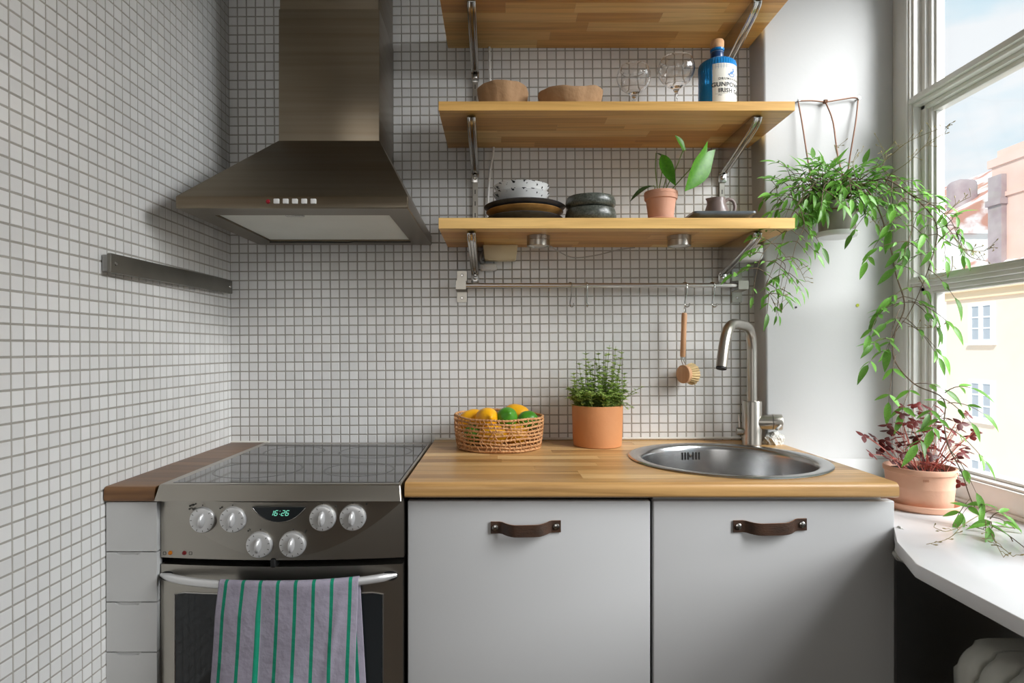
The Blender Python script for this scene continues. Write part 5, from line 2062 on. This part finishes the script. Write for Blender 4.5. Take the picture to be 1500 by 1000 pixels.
def fruit_mesh(kind):
    L, r = (0.0385, 0.0285) if kind == 'lemon' else (0.0290, 0.0262)
    nip = 0.0065 if kind == 'lemon' else 0.003
    pr = [(0, -L - nip * 0.5)]
    for i in range(1, 16):
        t = i / 16
        z = -L + 2 * L * t
        pr.append((r * (1 - abs(2 * t - 1) ** 2.5) ** 0.60, z))
    pr += [(r * 0.20, L + nip * 0.25), (r * 0.14, L + nip * 0.9), (0, L + nip)]
    return MB().lathe(pr, (0, 0, 0), 28, mod=lambda a, rr, z: 1 + 0.012 * math.sin(3 * a + z * 60)).mesh(kind, LEMON if kind == 'lemon' else LIME, sharp=80)


FM = {'lemon': fruit_mesh('lemon'), 'lime': fruit_mesh('lime')}
sk_m = MB().lathe([(0, 0.0015), (0.003, 0.001), (0.004, -0.001)], (0, 0, 0), 10).mesh('stalk_end', STALK)


def fruit(kind, pos, axis, label, grp, s=1.0, stalk=False):
    o = bpy.data.objects.new(kind, FM[kind])
    C.objects.link(o)
    m = frame(pos, (Vector(axis).orthogonal()), axis, s)
    o.matrix_world = m
    tag(o, label, 'fruit', grp)
    if stalk:
        inst('stalk_end', sk_m, o, Matrix.Translation((0, 0, 0.0450)))
    return o


def fpos(px, py, d):
    return at(px, py, d)


fruit('lemon', fpos(691, 616, 1.545), (0.9, 0.35, 0.25), 'lemon at the cooker side of the basket, partly behind the rim', 'lemons in the basket')
fruit('lemon', fpos(713, 613.5, 1.505), (0.25, -0.9, 0.2), 'round end-on lemon at the front of the basket beside a lime', 'lemons in the basket')
fruit('lime', fpos(742.5, 612, 1.500), (0.2, -0.85, 0.5), 'bright green lime in the middle of the basket', 'limes in the basket')
fruit('lemon', fpos(757, 608, 1.565), (0.93, -0.25, -0.22), 'lemon with its stalk end showing, behind the bright lime', 'lemons in the basket', 1.0, True)
fruit('lime', fpos(773, 616, 1.525), (0.95, 0.1, 0.1), 'dark lime at the faucet side of the basket', 'limes in the basket', 0.95)
low = {722: 'lemon low in the basket beneath the end-on lemon, seen through the weave', 757: 'lemon low in the basket beneath the dark lime, seen through the weave', 712: 'lemon low at the back of the basket on the cooker side', 746: 'lemon low at the back of the basket beneath the stalked lemon'}
for px, dd, ax_, s_ in ((695, 1.512, (0.3, 0.9, 0), 0.95), (722, 1.480, (0.9, 0.3, 0), 0.92), (757, 1.508, (0.5, 0.8, 0), 0.92), (712, 1.582, (1, 0.1, 0), 0.92), (746, 1.588, (1, 0.2, 0), 0.92)):
    q = at(px, 600, dd)
    q.z = ZW + 0.037
    if px == 695:
        fruit('lime', q, ax_, 'lime low in the basket, seen only through the weave', 'limes in the basket', 1.0)
    else:
        fruit('lemon', q, ax_, low[px], 'lemons in the basket', s_)
# ---- hanging jasmine
dP = 1.515
pc = at(1226, 345, dP)
jas = thing('hanging_jasmine', 'trailing green jasmine in a small grey pot hung on the window reveal', 'plant', pc)
MB().lathe([(0, 0.0), (0.040, 0.0), (0.0415, 0.002), (0.0440, 0.080), (0.0435, 0.082), (0.0410, 0.080), (0.039, 0.07), (0, 0.07)], pc, 40).build('pot', CERAM_GREY, jas)
MB().lathe([(0, 0.072), (0.0408, 0.071)], pc, 24).build('soil', SOIL, jas)
MB().lathe([(0, -0.0045), (0.044, -0.0045), (0.0475, -0.001), (0.0485, 0.008), (0.0470, 0.0075), (0.046, 0.001), (0.042, -0.0008), (0, -0.0008)], pc, 40).build('saucer', CERAM_W, jas)
wr_ = thing('wire_hanger', 'brown wire plant hanger tied between two wall hooks', 'hanger', at(1212, 148, 1.58))
dh = 1.574
hkL, hkR, hkM = at(1169, 148, dh), at(1257, 145, dh), at(1209, 149, dh)
wm = MB()
rimz = pc.z + 0.060
R_ = 0.0455
ring = [pc + Vector((R_ * math.cos(2 * PI * i / 32), R_ * math.sin(2 * PI * i / 32), 0.060)) for i in range(32)]
wm.tube(ring, 0.0018, 7, closed=True)


def kink(a, b, wob=0.004):
    return [a, a * 0.8 + b * 0.2 + Vector((wob, 0, 0)), a * 0.45 + b * 0.55 + Vector((-wob * 0.4, 0, 0)), b]


for tgt, h_, wb in ((pc + Vector((-R_ * 0.75, R_ * 0.66, 0.06)), hkL, 0.001), (pc + Vector((R_ * 0.70, R_ * 0.7, 0.06)), hkR, 0.002), (pc + Vector((0.25 * R_, -R_ * 0.97, 0.06)), hkM, 0.007)):
    wm.tube(smooth_path(kink(h_, tgt, wb), 4), 0.0019, 7)
wm.build('suspension_wire', COPPER, wr_)
cw = MB()
cw.tube(smooth_path([hkL, at(1190, 147.5, dh), hkM, at(1230, 146, dh), at(1250, 143, dh), hkR], 5), 0.0019, 7)
for k in range(3):
    kk = hkM + Vector((-0.003 + 0.003 * k, 0, 0))
    cw.tube([kk + Vector((0.0006 * math.sin(a), 0.0040 * math.cos(a), 0.0045 * math.sin(a))) for a in [i * 2 * PI / 12 for i in range(12)]], 0.0016, 6, closed=True)
cw.build('cross_wire', COPPER, wr_)
for h_ in (hkL, hkR):
    nl_ = MB().tube([h_ + Vector((0, 0.0085, 0.0005)), h_ + Vector((0, -0.005, 0.001))], 0.0022, 10)
    nl_.lathe([(0, 0.001), (0.004, 0.0006), (0.0042, 0)], n=14, mat=Matrix.Translation(h_ + Vector((0, -0.005, 0.001))) @ Matrix.Rotation(PI / 2, 4, 'X'))
    nl_.build('wall_hook', CHROME, wr_)

r8 = random.Random(29)
JM = [leaf_mesh('leaf', LEAF_J, 1, 0.31, 6, 0.12, 0.30, 1.35), leaf_mesh('leaf', LEAF_J, 1, 0.28, 6, 0.26, 0.35, 1.3), leaf_mesh('leaf', LEAF_J, 1, 0.36, 6, 0.06, 0.30, 1.4)]
jl = []
jst, jtw = MB(), MB()
WALLY = -0.071 - 0.006


def clamp(p):
    p = Vector(p)
    if p.y > WALLY:
        p.y = WALLY - 0.004 * r8.random()
    if p.x > 1.024 and p.z < 2.2:
        p.x = 1.024 - 0.004 * r8.random()
    return p


def compound(p, dirn, size, pairs=2, droop=0.5):
    """a pinnate jasmine leaf: thin stalk, paired leaflets and a longer end leaflet"""
    dirn = Vector(dirn).normalized()
    L = size * (0.9 + 0.55 * pairs)
    pts = []
    for i in range(6):
        t = i / 5
        pts.append(clamp(p + dirn * (L * t) + Vector((0, 0, -droop * L * t * t))))
    jst.tube(pts, [0.0009, 0.0009, 0.0008, 0.0007, 0.0006, 0.0004], 4)
    side0 = dirn.cross(Vector((0, 0, 1)))
    if side0.length < 0.1:
        side0 = Vector((1, 0, 0))
    side0.normalize()
    for k in range(pairs):
        t = 0.38 + 0.5 * k / max(1, pairs - 1) if pairs > 1 else 0.55
        i = min(4, int(t * 5))
        q = pts[i].lerp(pts[i + 1], t * 5 - i)
        tg = (pts[i + 1] - pts[i]).normalized()
        for s_ in (-1, 1):
            dd = (tg * 0.6 + side0 * s_ * r8.uniform(0.7, 1.0) + Vector((0, 0, r8.uniform(-0.55, 0.25)))).normalized()
            s2 = size * r8.uniform(0.72, 1.0) * (0.8 + 0.2 * t)
            up = Vector((r8.uniform(-0.7, 0.7), -0.45 + r8.uniform(-0.5, 0.4), 0.8))
            jl.append((frame(q, dd, up, s2), s2, r8.randrange(3)))
    tg = (pts[5] - pts[4]).normalized()
    s2 = size * r8.uniform(1.05, 1.35)
    jl.append((frame(pts[5], tg + Vector((0, 0, -0.15)), Vector((r8.uniform(-0.4, 0.4), -0.5, 0.7)), s2), s2, r8.choice((0, 1))))


def vine(pts, spacing=0.045, size=0.030, r0=0.0017, pairs=(1, 2), start=0.0, droop=0.28, skip=0.0):
    path = [clamp(p) for p in smooth_path(pts, 7)]
    n = len(path)
    jst.tube(path, [r0 * (1 - 0.6 * i / n) for i in range(n)], 5)
    acc, k = spacing * 0.5, 0
    total = sum((b - a).length for a, b in zip(path, path[1:]))
    run = 0
    for a, b in zip(path, path[1:]):
        seg = (b - a).length
        run += seg
        acc += seg
        if acc >= spacing and run > start * total:
            acc = 0
            k += 1
            if r8.random() < skip:
                continue
            tg = (b - a).normalized()
            sd = tg.cross(Vector((0, -1, 0.15)))
            if sd.length < 0.2:
                sd = Vector((1, 0, 0))
            sd.normalize()
            for s_ in ((1, -1) if r8.random() < 0.62 else (r8.choice((1, -1)),)):
                dd = sd * s_ + tg * 0.45 + Vector((r8.uniform(-0.3, 0.3), r8.uniform(-0.55, 0.25), r8.uniform(-0.1, 0.3)))
                compound(a, dd, size * r8.uniform(0.8, 1.1), r8.choice(pairs), droop)
    compound(path[-1], (path[-1] - path[-2]), size * 0.8, 1, 0.3)


crown = pc + Vector((0, 0, 0.084))


def bushy(tx, ty, dd, lift=0.035, size=0.033, sp=0.036, pairs=(1, 2)):
    e = at(tx, ty, dd)
    a = crown + Vector((r8.uniform(-0.025, 0.025), r8.uniform(-0.02, 0.02), 0))
    m1 = a * 0.6 + e * 0.4 + Vector((0, 0, lift))
    m2 = a * 0.2 + e * 0.8 + Vector((0, 0, lift * 0.7))
    vine([a, m1, m2, e], sp, size, 0.0015, pairs, 0.15)


for tx, ty, dd in ((1136, 275, 1.49), (1138, 300, 1.47), (1150, 262, 1.52), (1163, 310, 1.46), (1180, 262, 1.50), (1175, 290, 1.43), (1200, 262, 1.47), (1225, 262, 1.50), (1250, 255, 1.50), (1262, 290, 1.44), (1275, 262, 1.48), (1288, 285, 1.45), (1296, 250, 1.48), (1205, 285, 1.40), (1155, 285, 1.50), (1245, 270, 1.40), (1272, 300, 1.46), (1145, 288, 1.46), (1168, 272, 1.46), (1190, 272, 1.44), (1212, 270, 1.44), (1232, 262, 1.44), (1256, 272, 1.43), (1282, 272, 1.44), (1160, 296, 1.47), (1268, 282, 1.42), (1300, 275, 1.45)):
    bushy(tx, ty, dd)
# short tufts right over the rim of the pot
for k in range(7):
    a = -PI * (0.05 + 0.90 * k / 6)
    p = crown + Vector((0.040 * math.cos(a), 0.040 * math.sin(a), 0))
    compound(p, Vector((math.cos(a), math.sin(a), 1.3)), 0.028, 1, 0.3)
    compound(p + Vector((0, 0, 0.012)), Vector((math.cos(a + 0.4), math.sin(a + 0.4), 1.6)), 0.030, 2, 0.3)
# trailing shoots on the shelf side
vine([crown + Vector((-0.03, 0, 0)), at(1185, 280, 1.47), at(1163, 308, 1.44), at(1152, 338, 1.42), at(1140, 372, 1.40), at(1126, 408, 1.38)], 0.048, 0.031, 0.0014, (2, 3), 0.3, 0.35)
vine([at(1150, 338, 1.42), at(1130, 355, 1.40), at(1114, 378, 1.38), at(1106, 410, 1.37)], 0.036, 0.027, 0.0011, (1, 2), 0.1)
vine([at(1170, 300, 1.44), at(1178, 330, 1.43), at(1166, 358, 1.42), at(1158, 390, 1.41), at(1150, 420, 1.40)], 0.034, 0.026, 0.0012, (1,), 0.1)
vine([at(1138, 378, 1.40), at(1150, 388, 1.40), at(1146, 408, 1.40), at(1140, 440, 1.39)], 0.034, 0.024, 0.0010, (1,), 0.1)
vine([at(1126, 408, 1.38), at(1122, 420, 1.38), at(1130, 436, 1.38)], 0.026, 0.030, 0.0010, (1,), 0.0)
# vines on the window side
vA = [crown + Vector((0.03, 0, 0.01)), at(1262, 272, 1.46), at(1284, 300, 1.43), at(1303, 355, 1.41), at(1312, 400, 1.40), at(1325, 447, 1.39), at(1311, 487, 1.385), at(1310, 526, 1.37), at(1339, 562, 1.32), at(1381, 583, 1.25), at(1383, 622, 1.20), at(1390, 655, 1.175), at(1408, 690, 1.165), at(1424, 735, 1.162), at(1445, 764, 1.155), at(1475, 782, 1.09), at(1506, 806, 1.0)]
vA[-3].z = max(vA[-3].z, 0.829)
for i in (-3, -2, -1):
    vA[i] = at(*((1445, 764), (1475, 782), (1506, 806))[i + 3], 880 * 0.330 / ((764, 782, 806)[i + 3] - 511))
vine(vA, 0.070, 0.041, 0.0019, (1, 2), 0.12, 0.45, 0.15)
vB = [crown + Vector((0.035, -0.01, 0.01)), at(1290, 262, 1.45), at(1330, 282, 1.42), at(1362, 312, 1.39), at(1373, 338, 1.38), at(1366, 375, 1.375), at(1350, 420, 1.38), at(1332, 458, 1.385), at(1316, 480, 1.388)]
vine(vB, 0.038, 0.039, 0.0018, (1, 2), 0.12, 0.45, 0.0)
vine([at(1300, 268, 1.45), at(1330, 300, 1.40), at(1336, 330, 1.38), at(1328, 360, 1.37)], 0.036, 0.033, 0.0013, (1, 2), 0.1)
vine([at(1332, 284, 1.42), at(1365, 300, 1.37), at(1392, 322, 1.34), at(1402, 345, 1.33)], 0.036, 0.030, 0.0013, (1, 2), 0.1)
vine([at(1296, 270, 1.46), at(1306, 255, 1.45), at(1318, 262, 1.44)], 0.036, 0.033, 0.0013, (2,), 0.0)
vine([at(1372, 335, 1.38), at(1396, 330, 1.35), at(1408, 352, 1.33)], 0.040, 0.030, 0.0011, (1,), 0.1)
for px, py, dd, vx, vz in ((1310, 500, 1.38, -1, 0.5), (1306, 512, 1.375, -1, 0.1), (1312, 520, 1.37, -0.5, -0.8), (1318, 452, 1.385, -0.6, -0.6), (1330, 440, 1.385, 0.8, -0.2), (1322, 470, 1.385, 0.9, -0.5), (1300, 440, 1.39, -0.8, -0.5), (1345, 405, 1.38, 0.3, -1), (1384, 575, 1.245, 0.4, 0.6), (1388, 590, 1.24, 1, 0.2), (1385, 605, 1.22, -0.7, 0), (1393, 660, 1.17, 0.5, -0.8)):
    compound(at(px, py, dd), (vx, -0.45, vz), 0.041, 1 if py > 550 else 2, 0.5)
for px, py, vx, vz, dd in ((1430, 745, -0.6, 0.5, 1.158), (1440, 752, 0.7, 0.7, 1.150), (1446, 757, 1.0, 0.2, 1.140), (1438, 748, -0.2, 0.9, 1.15), (1450, 760, 0.3, 0.8, 1.13)):
    compound(at(px, py, dd), (vx, -0.25, vz), 0.036, 1, 0.7)


def twig(pts, nb, sprd=0.02, dd_=None):
    path = [clamp(p) for p in smooth_path(pts, 5)]
    jtw.tube(path, [0.0009 - 0.0005 * i / len(path) for i in range(len(path))], 5)
    for k in range(nb):
        t = 0.35 + 0.65 * k / max(1, nb - 1)
        p = path[min(len(path) - 1, int(t * (len(path) - 1)))]
        q = clamp(p + Vector((r8.uniform(-1, 1), r8.uniform(-0.7, 0.3), r8.uniform(-0.3, 1))) * sprd)
        jtw.tube([p, p * 0.5 + q * 0.5 + Vector((0, 0, 0.002)), q], 0.0005, 4)
        e = q + (q - p).normalized() * 0.006
        jtw.tube([q, q * 0.5 + e * 0.5, clamp(e)], [0.0006, 0.0013, 0.0005], 5)


twig([at(1262, 262, 1.46), at(1300, 232, 1.42), at(1330, 208, 1.38), at(1372, 190, 1.33), at(1392, 184, 1.31)], 12, 0.022)
twig([at(1300, 258, 1.45), at(1332, 236, 1.38), at(1358, 210, 1.34), at(1384, 196, 1.31)], 10, 0.022)
twig([at(1285, 255, 1.46), at(1298, 230, 1.45), at(1290, 212, 1.44)], 7, 0.025)
twig([at(1235, 258, 1.48), at(1228, 235, 1.48), at(1222, 212, 1.48)], 8, 0.02)
twig([at(1252, 255, 1.48), at(1250, 235, 1.48), at(1262, 222, 1.48)], 6, 0.02)
twig([at(1375, 345, 1.37), at(1405, 362, 1.31), at(1435, 368, 1.27), at(1465, 362, 1.24)], 12, 0.024)
twig([at(1400, 350, 1.33), at(1420, 375, 1.29), at(1445, 382, 1.26)], 9, 0.022)
twig([at(1375, 325, 1.37), at(1400, 300, 1.33), at(1422, 288, 1.3)], 7, 0.022)
twig([at(1395, 375, 1.34), at(1390, 400, 1.34), at(1345, 412, 1.36)], 5, 0.02)
twig([at(1148, 420, 1.40), at(1140, 438, 1.40), at(1146, 458, 1.39)], 10, 0.018)
twig([at(1160, 380, 1.41), at(1172, 395, 1.41), at(1180, 412, 1.41)], 7, 0.018)
twig([at(1330, 478, 1.385), at(1355, 480, 1.36), at(1378, 478, 1.34)], 6, 0.014)
twig([at(1262, 300, 1.44), at(1285, 330, 1.44), at(1292, 345, 1.44)], 10, 0.02)


def on_sill(px, py, h=0.004):
    dd = 880 * (0.338 - h) / (py - 511)
    return at(px, py, dd)


twig([on_sill(1438, 752, 0.012), on_sill(1412, 768, 0.014), on_sill(1390, 788, 0.010), on_sill(1357, 797, 0.006)], 6, 0.012)
twig([on_sill(1405, 772, 0.012), on_sill(1385, 778, 0.012), on_sill(1368, 772, 0.016)], 3, 0.010)
twig([on_sill(1445, 765, 0.012), on_sill(1456, 790, 0.010), on_sill(1470, 816, 0.006)], 5, 0.014)
twig([on_sill(1452, 798, 0.008), on_sill(1465, 800, 0.01), on_sill(1484, 815, 0.006)], 3, 0.01)
twig([on_sill(1420, 770, 0.012), on_sill(1440, 775, 0.014), on_sill(1446, 780, 0.014)], 4, 0.014)

o = jst.build('stems', STEM_B, jas)
o['kind'] = 'stuff'
o = jtw.build('flower_twigs', TWIG, jas)
o['kind'] = 'stuff'
add_leaves(jas, jl, JM, LEAF_J, 'leaf', 292)

# ---- red-leaved plant on the sill
dO = 1.285
oc = at(1347, 745, dO)
oc.z = 0.8223
ox = thing('potted_oxalis', 'maroon-leaved potted plant in pale terracotta pot on the window sill', 'plant', oc)
MB().lathe([(0, 0), (0.064, 0), (0.0685, 0.004), (0.0715, 0.013), (0.0705, 0.015), (0.0675, 0.0135), (0.064, 0.007), (0.060, 0.005), (0, 0.005)], oc, 56).build('saucer', TERRA_P, ox)
MB().lathe([(0, 0), (0.0570, 0), (0.0585, 0.002), (0.0618, 0.041), (0.0623, 0.0425), (0.0620, 0.044), (0.0640, 0.0705), (0.0668, 0.072), (0.0673, 0.080), (0.0658, 0.0825), (0.0620, 0.0825), (0.0610, 0.074), (0.058, 0.07), (0, 0.07)], oc + Vector((0, 0, 0.0053)), 64).build('pot', TERRA_P, ox)
st_ = MB()
for k in range(3):
    a = -PI / 2 - 0.50 + 0.055 * k
    p = oc + Vector((0.0700 * math.cos(a), 0.0700 * math.sin(a), 0.0915))
    p2 = oc + Vector((0.0678 * math.cos(a), 0.0678 * math.sin(a), 0.082))
    st_.tube([Vector((0.0648 * math.cos(a) + oc.x, 0.0648 * math.sin(a) + oc.y, oc.z + 0.068 + 0.002 * math.cos(q * 2 * PI / 8))) + Vector((0.0014 * math.sin(q * 2 * PI / 8), 0, 0)) for q in range(8)], 0.0004, 4, closed=True)
st_.build('stamp', Mt('stamped_terracotta', srgb(160, 104, 76), 0.9), ox)
MB().lathe([(0, 0.004), (0.03, 0.003), (0.0612, 0)], oc + Vector((0, 0, 0.0775)), 24).build('soil', SOIL, ox)
tri = MB()
tri.open = True
for k in range(3):
    base = leaf_mesh('x', LEAF_O, 1, 0.72, 6, 0.20, -0.25, 1.3)[0]
    rm = Matrix.Rotation(k * 2 * PI / 3, 4, 'Z')
    tri.add([rm @ Vector((v[0] * 0.92, v[1], v[2])) for v in base.v], base.f, 0, True)
TRI = tri.mesh('leaf', LEAF_O, sharp=80)
r9 = random.Random(41)
osm = MB()
otop = oc + Vector((0, 0, 0.078))
offo = wloc(ox)


def oxleaf(e, p0, s_, n=None):
    path = smooth_path([p0, p0 * 0.5 + e * 0.5 + Vector((r9.uniform(-0.008, 0.008), r9.uniform(-0.006, 0.006), 0.010)), e], 5)
    osm.tube(path, [0.0007 - 0.0003 * i / len(path) for i in range(len(path))], 4)
    n = n or Vector((r9.uniform(-0.8, 0.8), r9.uniform(-1.3, -0.2), 0.8))
    m = frame(e, Vector((r9.uniform(-1, 1), r9.uniform(-1, 1), 0)), n, s_)
    inst('leaf', TRI, ox, Matrix.Translation(-offo) @ m)


# main reddish branches, then leaves at the ends of thin stalks
for tx, ty, dd in ((1317, 605, 1.29), (1365, 598, 1.29), (1272, 640, 1.27), (1424, 635, 1.25), (1345, 625, 1.33), (1400, 620, 1.27)):
    e = at(tx, ty, dd)
    p0 = otop + Vector(((e.x - oc.x) * 0.25, -0.01, -0.004))
    osm.tube(smooth_path([p0, p0 * 0.4 + e * 0.6 + Vector((0, 0, 0.004)), e], 6), [0.0016 - 0.00008 * i for i in range(13)], 6)
spots = [(1266, 638), (1281, 640), (1300, 622), (1302, 630), (1290, 662), (1278, 665), (1312, 640), (1325, 596), (1338, 592), (1345, 594), (1322, 606), (1335, 606), (1350, 603), (1362, 598), (1372, 606), (1318, 618), (1330, 620), (1342, 617), (1356, 612), (1368, 616), (1310, 632), (1322, 634), (1336, 632), (1350, 628), (1362, 630), (1376, 622), (1388, 612), (1396, 630), (1408, 628), (1418, 606), (1424, 638), (1428, 632), (1414, 655), (1406, 650), (1402, 668), (1412, 664), (1420, 660), (1390, 645), (1376, 640), (1318, 648), (1330, 650), (1344, 645), (1358, 650), (1370, 655), (1322, 664), (1336, 662), (1350, 668), (1366, 668), (1308, 660), (1303, 672), (1314, 676), (1384, 668), (1394, 676), (1378, 598), (1408, 676), (1330, 676), (1355, 678), (1372, 680), (1298, 645), (1408, 620), (1382, 630), (1340, 640), (1295, 655)]
for tx, ty in spots:
    edge = tx < 1305 or tx > 1400
    e = at(tx, ty, dO + r9.uniform(-0.035, 0.03) - (0.03 if ty > 660 else 0))
    e = Vector((min(e.x, 1.018), e.y, e.z))
    p0 = otop + Vector((r9.uniform(-0.04, 0.04) * 0.7 + (e.x - oc.x) * 0.3, r9.uniform(-0.04, 0.03), 0))
    oxleaf(e, p0, r9.uniform(0.0130, 0.0185))
oxleaf(at(1406, 708, 1.20), otop + Vector((0.05, -0.04, 0)), 0.012)
o = osm.build('stems', STEM_R, ox)
o['kind'] = 'stuff'

# ================================================================== RADIATOR
rd = thing('radiator', 'old cream cast iron radiator under the window sill', 'radiator', (0.90, -0.95, 0.0))
RX0, RX1, RZ1, RZ0 = 0.795, 0.985, 0.655, 0.12
sec = MB()
bm = bmesh.new()
prof_ = []
nc = 9
for k in range(nc):
    a = PI / 2 + PI / 2 * k / (nc - 1)
    prof_.append((RX0 + 0.06 + 0.06 * math.cos(a), RZ1 - 0.05 + 0.05 * math.sin(a)))
prof_ = [(RX1, RZ0), (RX1, RZ1 - 0.04)] + [(RX1 - 0.05 + 0.05 * math.cos(PI / 2 * k / 6), RZ1 - 0.045 + 0.045 * math.sin(PI / 2 * k / 6)) for k in range(7)] + prof_ + [(RX0, RZ0)]
lo = [bm.verts.new((x, -0.0205, z)) for x, z in prof_]
hi = [bm.verts.new((x, 0.0205, z)) for x, z in prof_]
bm.faces.new(lo)
bm.faces.new(hi[::-1])
for i in range(len(prof_)):
    j = (i + 1) % len(prof_)
    bm.faces.new((lo[i], hi[i], hi[j], lo[j]))
eg = [e for e in bm.edges if abs(e.verts[0].co.y - e.verts[1].co.y) < 1e-6]
bmesh.ops.bevel(bm, geom=eg, offset=0.014, segments=4, affect='EDGES', profile=0.55)
sec.bm(bm)
SEC = sec.mesh('section', IRON, Vector((0.90, 0, 0)), sharp=50)
for k in range(13):
    y = -0.625 - k * 0.047
    inst('section', SEC, rd, Matrix.Translation((0, y + 0.95, 0)))
pp = MB()
for x in (0.84, 0.94):
    pp.tube([(x, -0.61, 0.58), (x, -1.23, 0.58)], 0.018, 14)
pp.tube([(0.89, -0.61, 0.16), (0.89, -1.23, 0.16)], 0.018, 14)
pp.build('hub_pipes', IRON, rd)
ft_ = MB()
for y in (-0.64, -1.18):
    ft_.bbox((0.84, y - 0.015, 0.0), (0.94, y + 0.015, 0.125), 0.006, 2)
ft_.build('feet', IRON, rd)
